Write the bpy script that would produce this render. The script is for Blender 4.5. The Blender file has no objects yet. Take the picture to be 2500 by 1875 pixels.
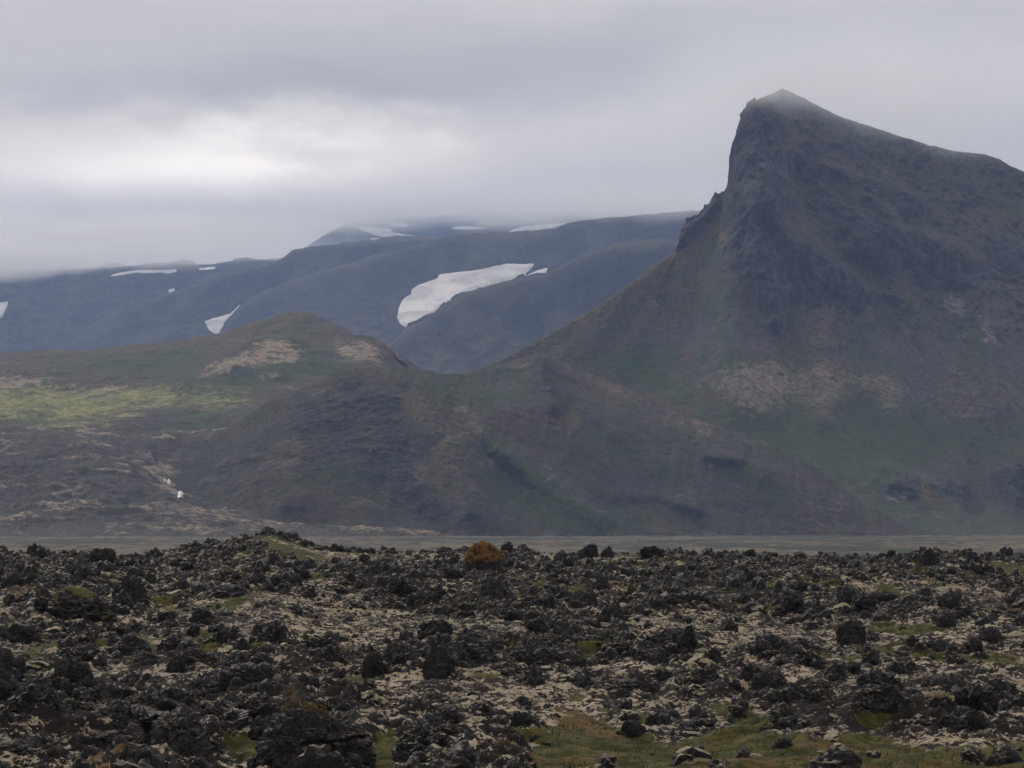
import bpy, math, random, colorsys
import numpy as np
from mathutils import Vector, Matrix
from mathutils.bvhtree import BVHTree

random.seed(7)
rng = np.random.default_rng(11)
C = bpy.context.scene.collection
S = bpy.context.scene

# ------------------------------------------------------------------ camera, sky, sun, exposure
HFOV = math.radians(20.0)
K = 2 * math.tan(HFOV / 2) / 2500.0          # radians per pixel of the photograph
PITCH = math.atan((1290 - 937.5) * K)
CAM = np.array([0.0, 0.0, 8.0])
cam_data = bpy.data.cameras.new('camera'); cam = bpy.data.objects.new('camera', cam_data); C.objects.link(cam)
cam_data.sensor_width = 36; cam_data.angle = HFOV
cam_data.clip_start = 0.5; cam_data.clip_end = 60000
cam.location = CAM; cam.rotation_euler = (math.pi / 2 + PITCH, 0, 0)
S.camera = cam

SUN_EL, SUN_AZ = math.radians(33), math.radians(-28)     # azimuth from +Y towards +X
S.view_settings.view_transform = 'Standard'; S.view_settings.look = 'None'
S.view_settings.exposure = 0.0; S.view_settings.gamma = 1
S.cycles.volume_bounces = 3
S.cycles.max_bounces = 8
S.cycles.diffuse_bounces = 3
S.cycles.volume_step_rate = 1.0
S.cycles.use_denoising = True

sun = bpy.data.lights.new('sun', 'SUN'); sun.energy = 1.5; sun.angle = math.radians(10); sun.color = (1.0, 0.95, 0.88)
so = bpy.data.objects.new('sun', sun); C.objects.link(so)
sd = Vector((math.sin(SUN_AZ) * math.cos(SUN_EL), math.cos(SUN_AZ) * math.cos(SUN_EL), math.sin(SUN_EL)))
so.rotation_euler = sd.to_track_quat('Z', 'Y').to_euler()


class NT:
    """small helper for writing node trees"""
    def __init__(self, tree):
        self.t = tree; self.n = tree.nodes; self.l = tree.links
    def new(self, typ, **kw):
        n = self.n.new(typ)
        for k, v in kw.items(): setattr(n, k, v)
        return n
    def put(self, sock, v):
        if isinstance(v, bpy.types.NodeSocket): self.l.new(v, sock)
        elif v is not None:
            if isinstance(v, (tuple, list)) and sock.type == 'RGBA' and len(v) == 3: v = (*v, 1)
            sock.default_value = v
    def math(self, op, a, b=None, c=None, clamp=False):
        n = self.new('ShaderNodeMath', operation=op, use_clamp=clamp)
        self.put(n.inputs[0], a)
        if b is not None: self.put(n.inputs[1], b)
        if c is not None: self.put(n.inputs[2], c)
        return n.outputs[0]
    def noise(self, vec, scale, detail=4, rough=0.55, lac=2.0, dist=0.0, kind='FBM', out=0):
        n = self.new('ShaderNodeTexNoise'); n.noise_type = kind
        self.put(n.inputs['Vector'], vec); n.inputs['Scale'].default_value = scale
        n.inputs['Detail'].default_value = detail; n.inputs['Roughness'].default_value = rough
        n.inputs['Lacunarity'].default_value = lac; n.inputs['Distortion'].default_value = dist
        return n.outputs[out]
    def mapr(self, v, a, b, c=0.0, d=1.0, smooth=True, clamp=True):
        n = self.new('ShaderNodeMapRange'); n.interpolation_type = 'SMOOTHSTEP' if smooth else 'LINEAR'; n.clamp = clamp
        self.put(n.inputs[0], v)
        for i, x in enumerate((a, b, c, d)): self.put(n.inputs[i + 1], x)
        return n.outputs[0]
    def mix(self, f, a, b, blend='MIX'):
        n = self.new('ShaderNodeMix', data_type='RGBA', blend_type=blend)
        self.put(n.inputs[0], f); self.put(n.inputs[6], a); self.put(n.inputs[7], b)
        return n.outputs[2]
    def comb(self, x, y, z):
        n = self.new('ShaderNodeCombineXYZ')
        for i, v in enumerate((x, y, z)): self.put(n.inputs[i], v)
        return n.outputs[0]
    def sep(self, v):
        n = self.new('ShaderNodeSeparateXYZ'); self.l.new(v, n.inputs[0]); return n.outputs
    def vmul(self, v, s):
        n = self.new('ShaderNodeVectorMath', operation='MULTIPLY'); self.put(n.inputs[0], v); n.inputs[1].default_value = s
        return n.outputs[0]


world = bpy.data.worlds.new('World'); S.world = world; world.use_nodes = True
w = NT(world.node_tree); w.n.clear()
wout = w.new('ShaderNodeOutputWorld'); bg = w.new('ShaderNodeBackground'); w.l.new(bg.outputs[0], wout.inputs[0])
sky = w.new('ShaderNodeTexSky'); sky.sky_type = 'NISHITA'; sky.sun_disc = False
sky.sun_elevation = SUN_EL; sky.sun_rotation = SUN_AZ
skyc = w.vmul(sky.outputs[0], (0.085,) * 3)
tc = w.new('ShaderNodeTexCoord')
d3 = w.sep(tc.outputs['Generated'])
az = w.math('ARCTAN2', d3[0], d3[1]); el = w.math('ARCSINE', d3[2])
warp = w.noise(w.comb(w.math('MULTIPLY', az, 9.0), w.math('MULTIPLY', el, 22.0), 0.0), 1.0, 5, 0.6)
wv = w.math('SUBTRACT', warp, 0.5)
# cloud cover in layers: each soft area is a thinner or thicker place in the overcast (azimuth, elevation, half widths, gain)
acc = 0.49
def skyblob(px, py, rx, ry, gain, pw=1.6, wx=0.17, wy=0.050):
    global acc
    a0, e0 = (px - 1250) * K, (1290 - py) * K
    dx = w.math('DIVIDE', w.math('ADD', w.math('SUBTRACT', az, a0), w.math('MULTIPLY', wv, wx)), rx * K)
    dy = w.math('DIVIDE', w.math('ADD', w.math('SUBTRACT', el, e0), w.math('MULTIPLY', wv, wy)), ry * K)
    r2 = w.math('ADD', w.math('MULTIPLY', dx, dx), w.math('MULTIPLY', dy, dy))
    g = w.math('EXPONENT', w.math('MULTIPLY', r2, -0.5 * pw))
    return w.math('MULTIPLY', g, gain)
lum = 0.58
BL = [(560, 415, 260, 80, 0.45), (400, 430, 520, 125, 0.44), (950, 385, 300, 70, 0.14), (1480, 305, 330, 75, 0.15),
      (60, 330, 400, 150, 0.10), (2380, 190, 350, 90, 0.14), (1500, -40, 1100, 55, 0.07),
      (650, 225, 800, 62, -0.15), (1350, 120, 800, 55, -0.05), (400, 60, 900, 60, 0.0), (2300, 40, 220, 60, -0.04),
      (1250, 470, 420, 60, -0.02), (350, 560, 700, 90, 0.14), (1000, 520, 500, 60, 0.06), (1900, 420, 500, 90, 0.05), (2150, 300, 300, 60, 0.02)]
for b in BL:
    lum = w.math('ADD', lum, skyblob(*b))
st = w.noise(w.comb(w.math('MULTIPLY', az, 6.0), w.math('MULTIPLY', el, 34.0), 3.0), 1.0, 6, 0.55)
lum = w.math('ADD', lum, w.math('MULTIPLY', w.math('SUBTRACT', st, 0.5), 0.10))
st2 = w.noise(w.comb(w.math('MULTIPLY', az, 22.0), w.math('MULTIPLY', el, 70.0), 7.0), 1.0, 5, 0.6, dist=.3)
lum = w.math('ADD', lum, w.math('MULTIPLY', w.math('SUBTRACT', st2, 0.5), 0.06))
# the overcast thickens away from the sun, and is brighter overhead
up = w.mapr(el, 0.18, 0.9, 0.0, 0.20)
lum = w.math('ADD', lum, up)
warm = w.mapr(lum, 0.52, 0.85)
ccol = w.mix(warm, (1.05, 0.985, 0.915), (1.08, 0.98, 0.86))
lowb = w.mapr(el, 0.06, 0.125, 1.0, 0.0)
ccol = w.mix(w.math('MULTIPLY', lowb, 0.5), ccol, (1.0, 0.975, 1.0))
vm = w.new('ShaderNodeVectorMath', operation='SCALE'); w.l.new(ccol, vm.inputs[0]); w.l.new(lum, vm.inputs[3])
vm2 = w.vmul(vm.outputs[0], (1.22, 1.22, 1.22)); fin = w.mix(0.93, skyc, vm2)
w.l.new(fin, bg.inputs[0]); bg.inputs[1].default_value = 1.0

# ------------------------------------------------------------------ helpers
F = np.array([0, math.cos(PITCH), math.sin(PITCH)]); U = np.array([0, -math.sin(PITCH), math.cos(PITCH)])

def pt(px, py, D):
    """the place in the valley seen at photo position (px, py) that lies D metres ahead"""
    px, py, D = np.broadcast_arrays(np.asarray(px, float), np.asarray(py, float), np.asarray(D, float))
    cx = (px - 1250) * K; cy = (937.5 - py) * K
    dy = F[1] + cy * U[1]; dz = F[2] + cy * U[2]
    return np.stack([CAM[0] + cx / dy * D, CAM[1] + D, CAM[2] + dz / dy * D], -1)

def proj(P):
    q = P - CAM
    f = q @ F; u = q @ U
    return 1250 + q[..., 0] / f / K, 937.5 - u / f / K

_perm = np.random.default_rng(3).permutation(4096).astype(np.int64)
_grad = np.random.default_rng(4).normal(size=(4096, 3)).astype(np.float32)
_grad /= np.linalg.norm(_grad, axis=1, keepdims=True)

def perlin(P, seed=0):
    P = np.asarray(P, np.float32) + np.float32(seed * 17.31)
    i = np.floor(P).astype(np.int64); f = P - i
    u = f * f * f * (f * (f * 6 - 15) + 10)
    def g(ox, oy, oz):
        h = _perm[(_perm[(_perm[(i[..., 0] + ox) & 4095] + i[..., 1] + oy) & 4095] + i[..., 2] + oz) & 4095]
        gr = _grad[h]
        return gr[..., 0] * (f[..., 0] - ox) + gr[..., 1] * (f[..., 1] - oy) + gr[..., 2] * (f[..., 2] - oz)
    def lp(a, b, t): return a + (b - a) * t
    x0 = lp(lp(g(0, 0, 0), g(1, 0, 0), u[..., 0]), lp(g(0, 1, 0), g(1, 1, 0), u[..., 0]), u[..., 1])
    x1 = lp(lp(g(0, 0, 1), g(1, 0, 1), u[..., 0]), lp(g(0, 1, 1), g(1, 1, 1), u[..., 0]), u[..., 1])
    return lp(x0, x1, u[..., 2]) * 1.6

def fbm(P, scale, octs=5, rough=0.5, ridged=False, seed=0):
    """fractal noise; scale is the wavelength in metres"""
    P = np.asarray(P, np.float32) / np.float32(scale)
    out = 0; a = 1; tot = 0
    for o in range(octs):
        n = perlin(P, seed + o)
        if ridged: n = 1 - 2 * np.abs(n)
        out = out + n * a; tot += a; a *= rough; P = P * 2.03
    return out / tot

def smooth1(y, s):
    if s < 1: return y
    r = int(s * 3); k = np.exp(-0.5 * (np.arange(-r, r + 1) / s) ** 2); k /= k.sum()
    return np.convolve(np.pad(y, r, mode='edge'), k, mode='valid')

def sstep(x, a, b):
    t = np.clip((x - a) / (b - a), 0, 1); return t * t * (3 - 2 * t)

def mesh_np(name, V, faces, mat=None, smooth=True, parent=None):
    """V (n,3), faces (m,k) with constant k"""
    me = bpy.data.meshes.new(name)
    V = np.ascontiguousarray(V, np.float32); faces = np.ascontiguousarray(faces, np.int32)
    m, k = faces.shape
    me.vertices.add(len(V)); me.vertices.foreach_set('co', V.ravel())
    me.loops.add(m * k); me.loops.foreach_set('vertex_index', faces.ravel())
    me.polygons.add(m); me.polygons.foreach_set('loop_start', np.arange(0, m * k, k, dtype=np.int32))
    me.polygons.foreach_set('use_smooth', np.full(m, smooth))
    me.update(calc_edges=True); me.validate()
    if mat: me.materials.append(mat)
    o = bpy.data.objects.new(name, me); C.objects.link(o)
    if parent: o.parent = parent
    return o

def grid_faces(n, m):
    idx = np.arange(n * m).reshape(n, m)
    return np.stack([idx[:-1, :-1], idx[:-1, 1:], idx[1:, 1:], idx[1:, :-1]], -1).reshape(-1, 4)

def attr(o, name, arr):
    a = o.data.attributes.new(name, 'FLOAT', 'POINT'); a.data.foreach_set('value', np.ascontiguousarray(arr, np.float32).ravel())

def tag(o, label, cat, group=None):
    o['label'] = label; o['category'] = cat
    if group: o['group'] = group
    return o

def kind(o, k, label=None):
    o['kind'] = k
    if label: o['label'] = label
    return o

def pchip_rows(P, per):
    """P (rows, cols, 3); per = samples in each row segment. Monotone cubic along the rows."""
    d = P[1:] - P[:-1]
    m = np.zeros_like(P)
    a, b = d[:-1], d[1:]
    same = (a * b) > 0
    m[1:-1] = np.where(same, 2 * a * b / np.where(same, a + b, 1), 0)
    m[0] = d[0]; m[-1] = d[-1]
    out = []; par = []
    for i, n in enumerate(per):
        t = np.linspace(0, 1, n, endpoint=(i == len(per) - 1))[:, None, None]
        h00 = 2 * t**3 - 3 * t**2 + 1; h10 = t**3 - 2 * t**2 + t; h01 = -2 * t**3 + 3 * t**2; h11 = t**3 - t**2
        out.append(h00 * P[i] + h10 * m[i] + h01 * P[i + 1] + h11 * m[i + 1]); par.append(i + t[:, 0, 0])
    return np.concatenate(out), np.concatenate(par)

def normals(P):
    dx = np.gradient(P, axis=1); dy = np.gradient(P, axis=0)
    n = np.cross(dx, dy); n /= np.linalg.norm(n, axis=-1, keepdims=True) + 1e-9
    return n

# ---- zones of vegetation and rock, drawn as areas on the slopes
ZX0, ZY0, ZS = -1400, 0, 4
ZW, ZH = 1340, 470
_zx, _zy = np.meshgrid(ZX0 + (np.arange(ZW) + .5) * ZS, ZY0 + (np.arange(ZH) + .5) * ZS)

def zraster(polys, blur=3):
    img = np.zeros((ZH, ZW))
    for item in polys:
        wgt, pl = (item if isinstance(item[0], (int, float)) and isinstance(item[1], list) else (1.0, item))
        ins = np.zeros((ZH, ZW), bool); n = len(pl)
        for i in range(n):
            (x1, y1), (x2, y2) = pl[i], pl[(i + 1) % n]
            if y1 == y2: continue
            c = ((y1 > _zy) != (y2 > _zy)) & (_zx < (x2 - x1) * (_zy - y1) / (y2 - y1) + x1)
            ins ^= c
        img = np.maximum(img, ins * wgt)
    for _ in range(2):
        for ax in (0, 1):
            r = blur; c = np.cumsum(np.pad(img, [(r + 1, r) if a == ax else (0, 0) for a in (0, 1)], mode='edge'), axis=ax)
            img = (np.take(c, range(2 * r + 1, c.shape[ax]), ax) - np.take(c, range(0, c.shape[ax] - 2 * r - 1), ax)) / (2 * r + 1)
    return img

def zsample(img, px, py):
    x = np.clip((px - ZX0) / ZS - .5, 0, ZW - 1.01); y = np.clip((py - ZY0) / ZS - .5, 0, ZH - 1.01)
    i = x.astype(int); j = y.astype(int); fx = x - i; fy = y - j
    return (img[j, i] * (1 - fx) + img[j, i + 1] * fx) * (1 - fy) + (img[j + 1, i] * (1 - fx) + img[j + 1, i + 1] * fx) * fy

def line_dist(px, py, poly):
    a = np.array(poly, float); best = np.full(px.shape, 1e9); side = np.zeros(px.shape)
    for i in range(len(a) - 1):
        (ax, ay), (bx, by) = a[i], a[i + 1]; L = (bx - ax) ** 2 + (by - ay) ** 2
        t = np.clip(((px - ax) * (bx - ax) + (py - ay) * (by - ay)) / L, 0, 1)
        dx, dy = px - ax - t * (bx - ax), py - ay - t * (by - ay); d = np.hypot(dx, dy)
        cs = np.sign((bx - ax) * (py - ay) - (by - ay) * (px - ax)); k = d < best
        best = np.where(k, d, best); side = np.where(k, cs, side)
    return best, side

def ribs(px, py, P, items, rag=14):
    """ribs (positive) and gullies (negative) running down a slope; metres towards the valley. item = (line, width one side, width other side, amount)"""
    wx = fbm(P, 70, 4, .6, seed=91) * rag; wy = fbm(P, 70, 4, .6, seed=95) * rag
    out = np.zeros(px.shape)
    for poly, w1, w2, amp in items:
        d, sd_ = line_dist(px + wx, py + wy, poly)
        out += amp * np.exp(-(d / np.where(sd_ > 0, w1, w2)) ** 2)
    return out

# ------------------------------------------------------------------ materials
def new_mat(name):
    m = bpy.data.materials.new(name); m.use_nodes = True
    t = NT(m.node_tree); t.n.clear()
    out = t.new('ShaderNodeOutputMaterial'); b = t.new('ShaderNodeBsdfPrincipled')
    t.l.new(b.outputs[0], out.inputs[0]); b.inputs['Roughness'].default_value = 0.95
    b.inputs['Specular IOR Level'].default_value = 0.15
    return m, t, b, out

def slope_material(name, base, base2, green, tan, rock, orange, scree, k=1.0, tanhi=1.2):
    """hillside: heath, grass, pale moss, rock and scree, laid by the zone attributes and broken up at their edges"""
    m, t, b, out = new_mat(name)
    pos = t.new('ShaderNodeNewGeometry').outputs['Position']
    n1 = t.noise(pos, 0.006 * k, 6, 0.6); n2 = t.noise(pos, 0.03 * k, 6, 0.62); n3 = t.noise(pos, 0.16 * k, 5, 0.7)
    n4 = t.noise(pos, 0.5 * k, 3, 0.7)
    nm_ = t.noise(pos, 0.012 * k, 5, 0.6)
    edge = t.math('ADD', t.math('MULTIPLY', t.math('SUBTRACT', n2, 0.5), 1.5), t.math('ADD', t.math('MULTIPLY', t.math('SUBTRACT', n3, 0.5), 1.3), t.math('MULTIPLY', t.math('SUBTRACT', nm_, 0.5), 1.3)))
    col = t.mix(t.mapr(t.math('ADD', n1, t.math('MULTIPLY', t.math('SUBTRACT', n2, .5), .6)), 0.40, 0.60), base, base2)
    gpat = t.noise(t.vmul(pos, (1, 1, 1.8)), 0.017 * k, 6, 0.66, dist=.4)
    col = t.mix(t.mapr(gpat, .47, .66, 0, .8), col, tuple(.6 * a_ + .4 * b_ for a_, b_ in zip(green, base)))
    opat = t.noise(t.vmul(pos, (1.3, 1, 2.4)), 0.023 * k, 6, 0.68, dist=.5)
    col = t.mix(t.mapr(opat, .55, .70, 0, .75), col, tuple(.5 * a_ + .5 * b_ for a_, b_ in zip(tan, base)))
    rpat = t.noise(t.vmul(pos, (1.6, 1, .9)), 0.035 * k, 7, 0.72, dist=.3)
    col = t.mix(t.mapr(rpat, .56, .68, 0, .6), col, rock)
    def zone(nm, c, lo=0.3, hi=0.75):
        nonlocal col
        a = t.new('ShaderNodeAttribute', attribute_name=nm).outputs['Fac']
        f = t.mapr(t.math('ADD', a, t.math('MULTIPLY', edge, t.mapr(a, 0.0, 0.25))), lo, hi)
        col = t.mix(f, col, c); return f
    zone('scree', scree, .2, .9); zone('orange', orange, 0.15, 1.1); zone('green', green, 0.1, 1.05); zone('tan', tan, 0.30, tanhi)
    bright = t.new('ShaderNodeAttribute', attribute_name='sunlit_meadow').outputs['Fac']
    fm = t.mapr(t.math('ADD', bright, t.math('MULTIPLY', edge, t.mapr(bright, 0, .2))), 0.15, 1.05)
    col = t.mix(t.math('MULTIPLY', fm, .85), col, t.mix(t.mapr(n2, .4, .62), (0.13, 0.16, 0.042), (0.28, 0.265, 0.095)))  # meadow grass, its yellow-green brightened to paint a sunlit patch into the colour
    nz = t.sep(t.new('ShaderNodeNewGeometry').outputs['Normal'])[2]
    streak = t.noise(t.vmul(pos, (1, 1, .30)), 0.11 * k, 6, 0.72, dist=.3)
    rockc = t.mix(t.mapr(streak, .38, .64), tuple(.55 * v for v in rock), tuple(2.3 * v for v in rock))
    ledge = t.mapr(t.math('ADD', nz, t.math('MULTIPLY', t.math('SUBTRACT', n3, .5), .5)), .80, .93)
    ra = t.new('ShaderNodeAttribute', attribute_name='rock').outputs['Fac']
    fr = t.mapr(t.math('ADD', ra, t.math('MULTIPLY', edge, t.mapr(ra, 0.0, 0.25))), .25, .9)
    fr = t.math('MULTIPLY', fr, t.math('SUBTRACT', 1., t.math('MULTIPLY', ledge, .75)))
    steep = t.mapr(t.math('ADD', nz, t.math('MULTIPLY', t.math('SUBTRACT', n3, .5), .35)), .46, .34)
    fr = t.math('MAXIMUM', fr, t.math('MULTIPLY', steep, .9))
    col = t.mix(fr, col, rockc)
    zone('palerock', (0.15, 0.14, 0.135), 0.3, 0.9)
    var = t.math('ADD', t.math('MULTIPLY', n3, 1.3), t.math('MULTIPLY', n4, 1.1))
    var = t.mapr(var, 0.85, 1.55, 0.35, 1.75, smooth=False)
    vv = t.new('ShaderNodeVectorMath', operation='SCALE'); t.l.new(col, vv.inputs[0]); t.l.new(var, vv.inputs[3])
    col = vv.outputs[0]
    # scattered pale stones
    vo = t.new('ShaderNodeTexVoronoi', feature='F1'); t.l.new(pos, vo.inputs['Vector']); vo.inputs['Scale'].default_value = 0.12 * k
    sp = t.mapr(vo.outputs['Distance'], 0.05, 0.11, 1.0, 0.0)
    pick = t.mapr(t.sep(vo.outputs['Color'])[0], 0.90, 0.93)
    col = t.mix(t.math('MULTIPLY', t.math('MULTIPLY', sp, pick), 0.85), col, (0.32, 0.31, 0.32))
    t.l.new(col, b.inputs['Base Color'])
    bp = t.new('ShaderNodeBump'); bp.inputs['Strength'].default_value = 0.9; bp.inputs['Distance'].default_value = 3.0 / k
    t.l.new(t.math('ADD', n3, t.math('MULTIPLY', n4, 0.5)), bp.inputs['Height']); t.l.new(bp.outputs[0], b.inputs['Normal'])
    return m

M_peak = slope_material('peak_slope', (0.068, 0.054, 0.028), (0.050, 0.048, 0.038), (0.034, 0.056, 0.016), (0.165, 0.135, 0.10),
                        (0.026, 0.026, 0.030), (0.135, 0.092, 0.026), (0.070, 0.060, 0.062))
M_hill = slope_material('hill_slope', (0.055, 0.044, 0.028), (0.033, 0.032, 0.029), (0.026, 0.044, 0.013), (0.15, 0.118, 0.08),
                        (0.018, 0.018, 0.022), (0.13, 0.085, 0.03), (0.062, 0.054, 0.056))
M_meadow = slope_material('meadow_slope', (0.084, 0.066, 0.043), (0.072, 0.062, 0.048), (0.044, 0.066, 0.024), (0.25, 0.20, 0.145),
                          (0.035, 0.033, 0.038), (0.15, 0.10, 0.04), (0.058, 0.051, 0.042), tanhi=.85)
M_far = slope_material('far_slope', (0.074, 0.070, 0.038), (0.030, 0.028, 0.024), (0.055, 0.062, 0.028), (0.14, 0.12, 0.075),
                       (0.012, 0.012, 0.014), (0.09, 0.08, 0.05), (0.06, 0.06, 0.062), 0.45)

def snow_material():
    m, t, b, out = new_mat('old_snow')
    pos = t.new('ShaderNodeNewGeometry').outputs['Position']
    s = t.sep(pos)
    v = t.comb(t.math('MULTIPLY', s[0], 0.4), t.math('MULTIPLY', s[1], 0.4), t.math('MULTIPLY', s[2], 1.6))
    n = t.noise(v, 0.02, 6, 0.6, dist=0.6); n2 = t.noise(pos, 0.06, 5, 0.7)
    col = t.mix(t.mapr(n, 0.42, 0.62), (0.90, 0.88, 0.86), (0.66, 0.65, 0.64))
    col = t.mix(t.mapr(n2, 0.62, 0.80), col, (0.50, 0.49, 0.48))
    t.l.new(col, b.inputs['Base Color'])
    bp = t.new('ShaderNodeBump'); bp.inputs['Strength'].default_value = 0.5; bp.inputs['Distance'].default_value = 6
    t.l.new(n, bp.inputs['Height']); t.l.new(bp.outputs[0], b.inputs['Normal'])
    return m
M_snow = snow_material()

# ------------------------------------------------------------------ hills and mountains
GZ = CAM[2] - 6.4            # level of the valley floor
BV = {}

def loft(name, xs, rows, per, mat, rough, zones, label, creststep=1.0):
    """xs: photo columns; rows: list of (py array, D array) from the foot over the crest to the back; rough(P, N, px, py, par) -> displacement"""
    P = np.stack([pt(xs, py, D) for py, D in rows])
    P, par = pchip_rows(P, per)
    px, py = proj(P)
    N = normals(P); N = np.where(N[..., 2:3] < 0, -N, N)
    par = np.broadcast_to(par[:, None], px.shape)
    P = P + rough(P, N, px, py, par)
    n, m = P.shape[:2]
    o = mesh_np(name, P.reshape(-1, 3), grid_faces(n, m)[:, ::-1], mat)
    px, py = proj(P)
    wx = fbm(P, 110, 6, 0.65, seed=31) * 42; wy = fbm(P, 110, 6, 0.65, seed=37) * 34
    for z in ('green', 'tan', 'rock', 'orange', 'scree', 'sunlit_meadow', 'palerock'):
        if z in zones:
            val = zsample(zones[z], px + wx, py + wy)
        else: val = np.zeros(px.shape)
        extra = zones.get(z + '_f')
        if zones.get(z + '_m'): val = val * zones[z + '_m'](P, px, py)
        if extra is not None: val = np.clip(np.maximum(val, extra(P, px, py)), 0, 1)
        attr(o, z, val)
    kind(o, 'structure', label)
    me = o.data
    BV[name] = (o, P)
    return o

def prof(xs, pts, s=0):
    a = np.array(pts, float); y = np.interp(xs, a[:, 0], a[:, 1])
    return smooth1(y, s) if s else y

# ---- the peak
xs = np.arange(640, 3260, 2.2)
crest_pts = [(500, 1400), (700, 1330), (900, 1150), (1000, 1050), (1100, 945), (1143, 911), (1207, 886), (1252, 864), (1342, 816), (1478, 735), (1500, 717), (1545, 688), (1590, 652),
 (1630, 625), (1654, 611), (1663, 597), (1666, 550), (1676, 545), (1694, 534), (1706, 522), (1717, 512), (1730, 498), (1740, 484), (1753, 486), (1773, 480), (1780, 462), (1786, 444), (1788, 403),
 (1790, 376), (1791, 319), (1796, 303), (1800, 290), (1803, 283), (1816, 270), (1844, 247), (1870, 236), (1889, 229), (1903, 219), (1910, 215), (1918, 220), (1934, 227), (1997, 258), (2040, 279), (2088, 297), (2178, 326),
 (2268, 353), (2336, 369), (2404, 376), (2440, 390), (2472, 408), (2500, 421), (2600, 480), (2750, 600), (2950, 780), (3300, 1150)]
cr = prof(xs, crest_pts)
crD = prof(xs, [(500, 2600), (1300, 2750), (1660, 2960), (1790, 3020), (1910, 3100), (2500, 3300), (3300, 3400)], 20)
base_y = prof(xs, [(500, 1330), (1300, 1312), (1700, 1314), (2041, 1313), (2500, 1307), (3300, 1305)])
base_D = prof(xs, [(500, 2200), (1300, 2280), (2000, 2330), (3300, 2380)])
cand = [cr]
def prow(f, g, sig):
    c = smooth1(cr, sig / 2.2)
    y = base_y + (c - base_y) * f
    y = np.maximum(y, cr + (1 - f) * 60)
    return y, base_D + (crD - base_D) * g
backz = np.full(xs.shape, 1310.0)
rows = [(base_y + 60, base_D - 60), (base_y, base_D), prow(.10, .20, 170), prow(.28, .40, 150), prow(.50, .60, 110), prow(.70, .76, 70), prow(.86, .89, 34), prow(.95, .965, 10),
        (cr, crD), (cr + (backz - cr) * .12, crD + 90), (cr + (backz - cr) * .5, crD + 500), (backz, crD + 1300)]
crag_img = None
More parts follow.
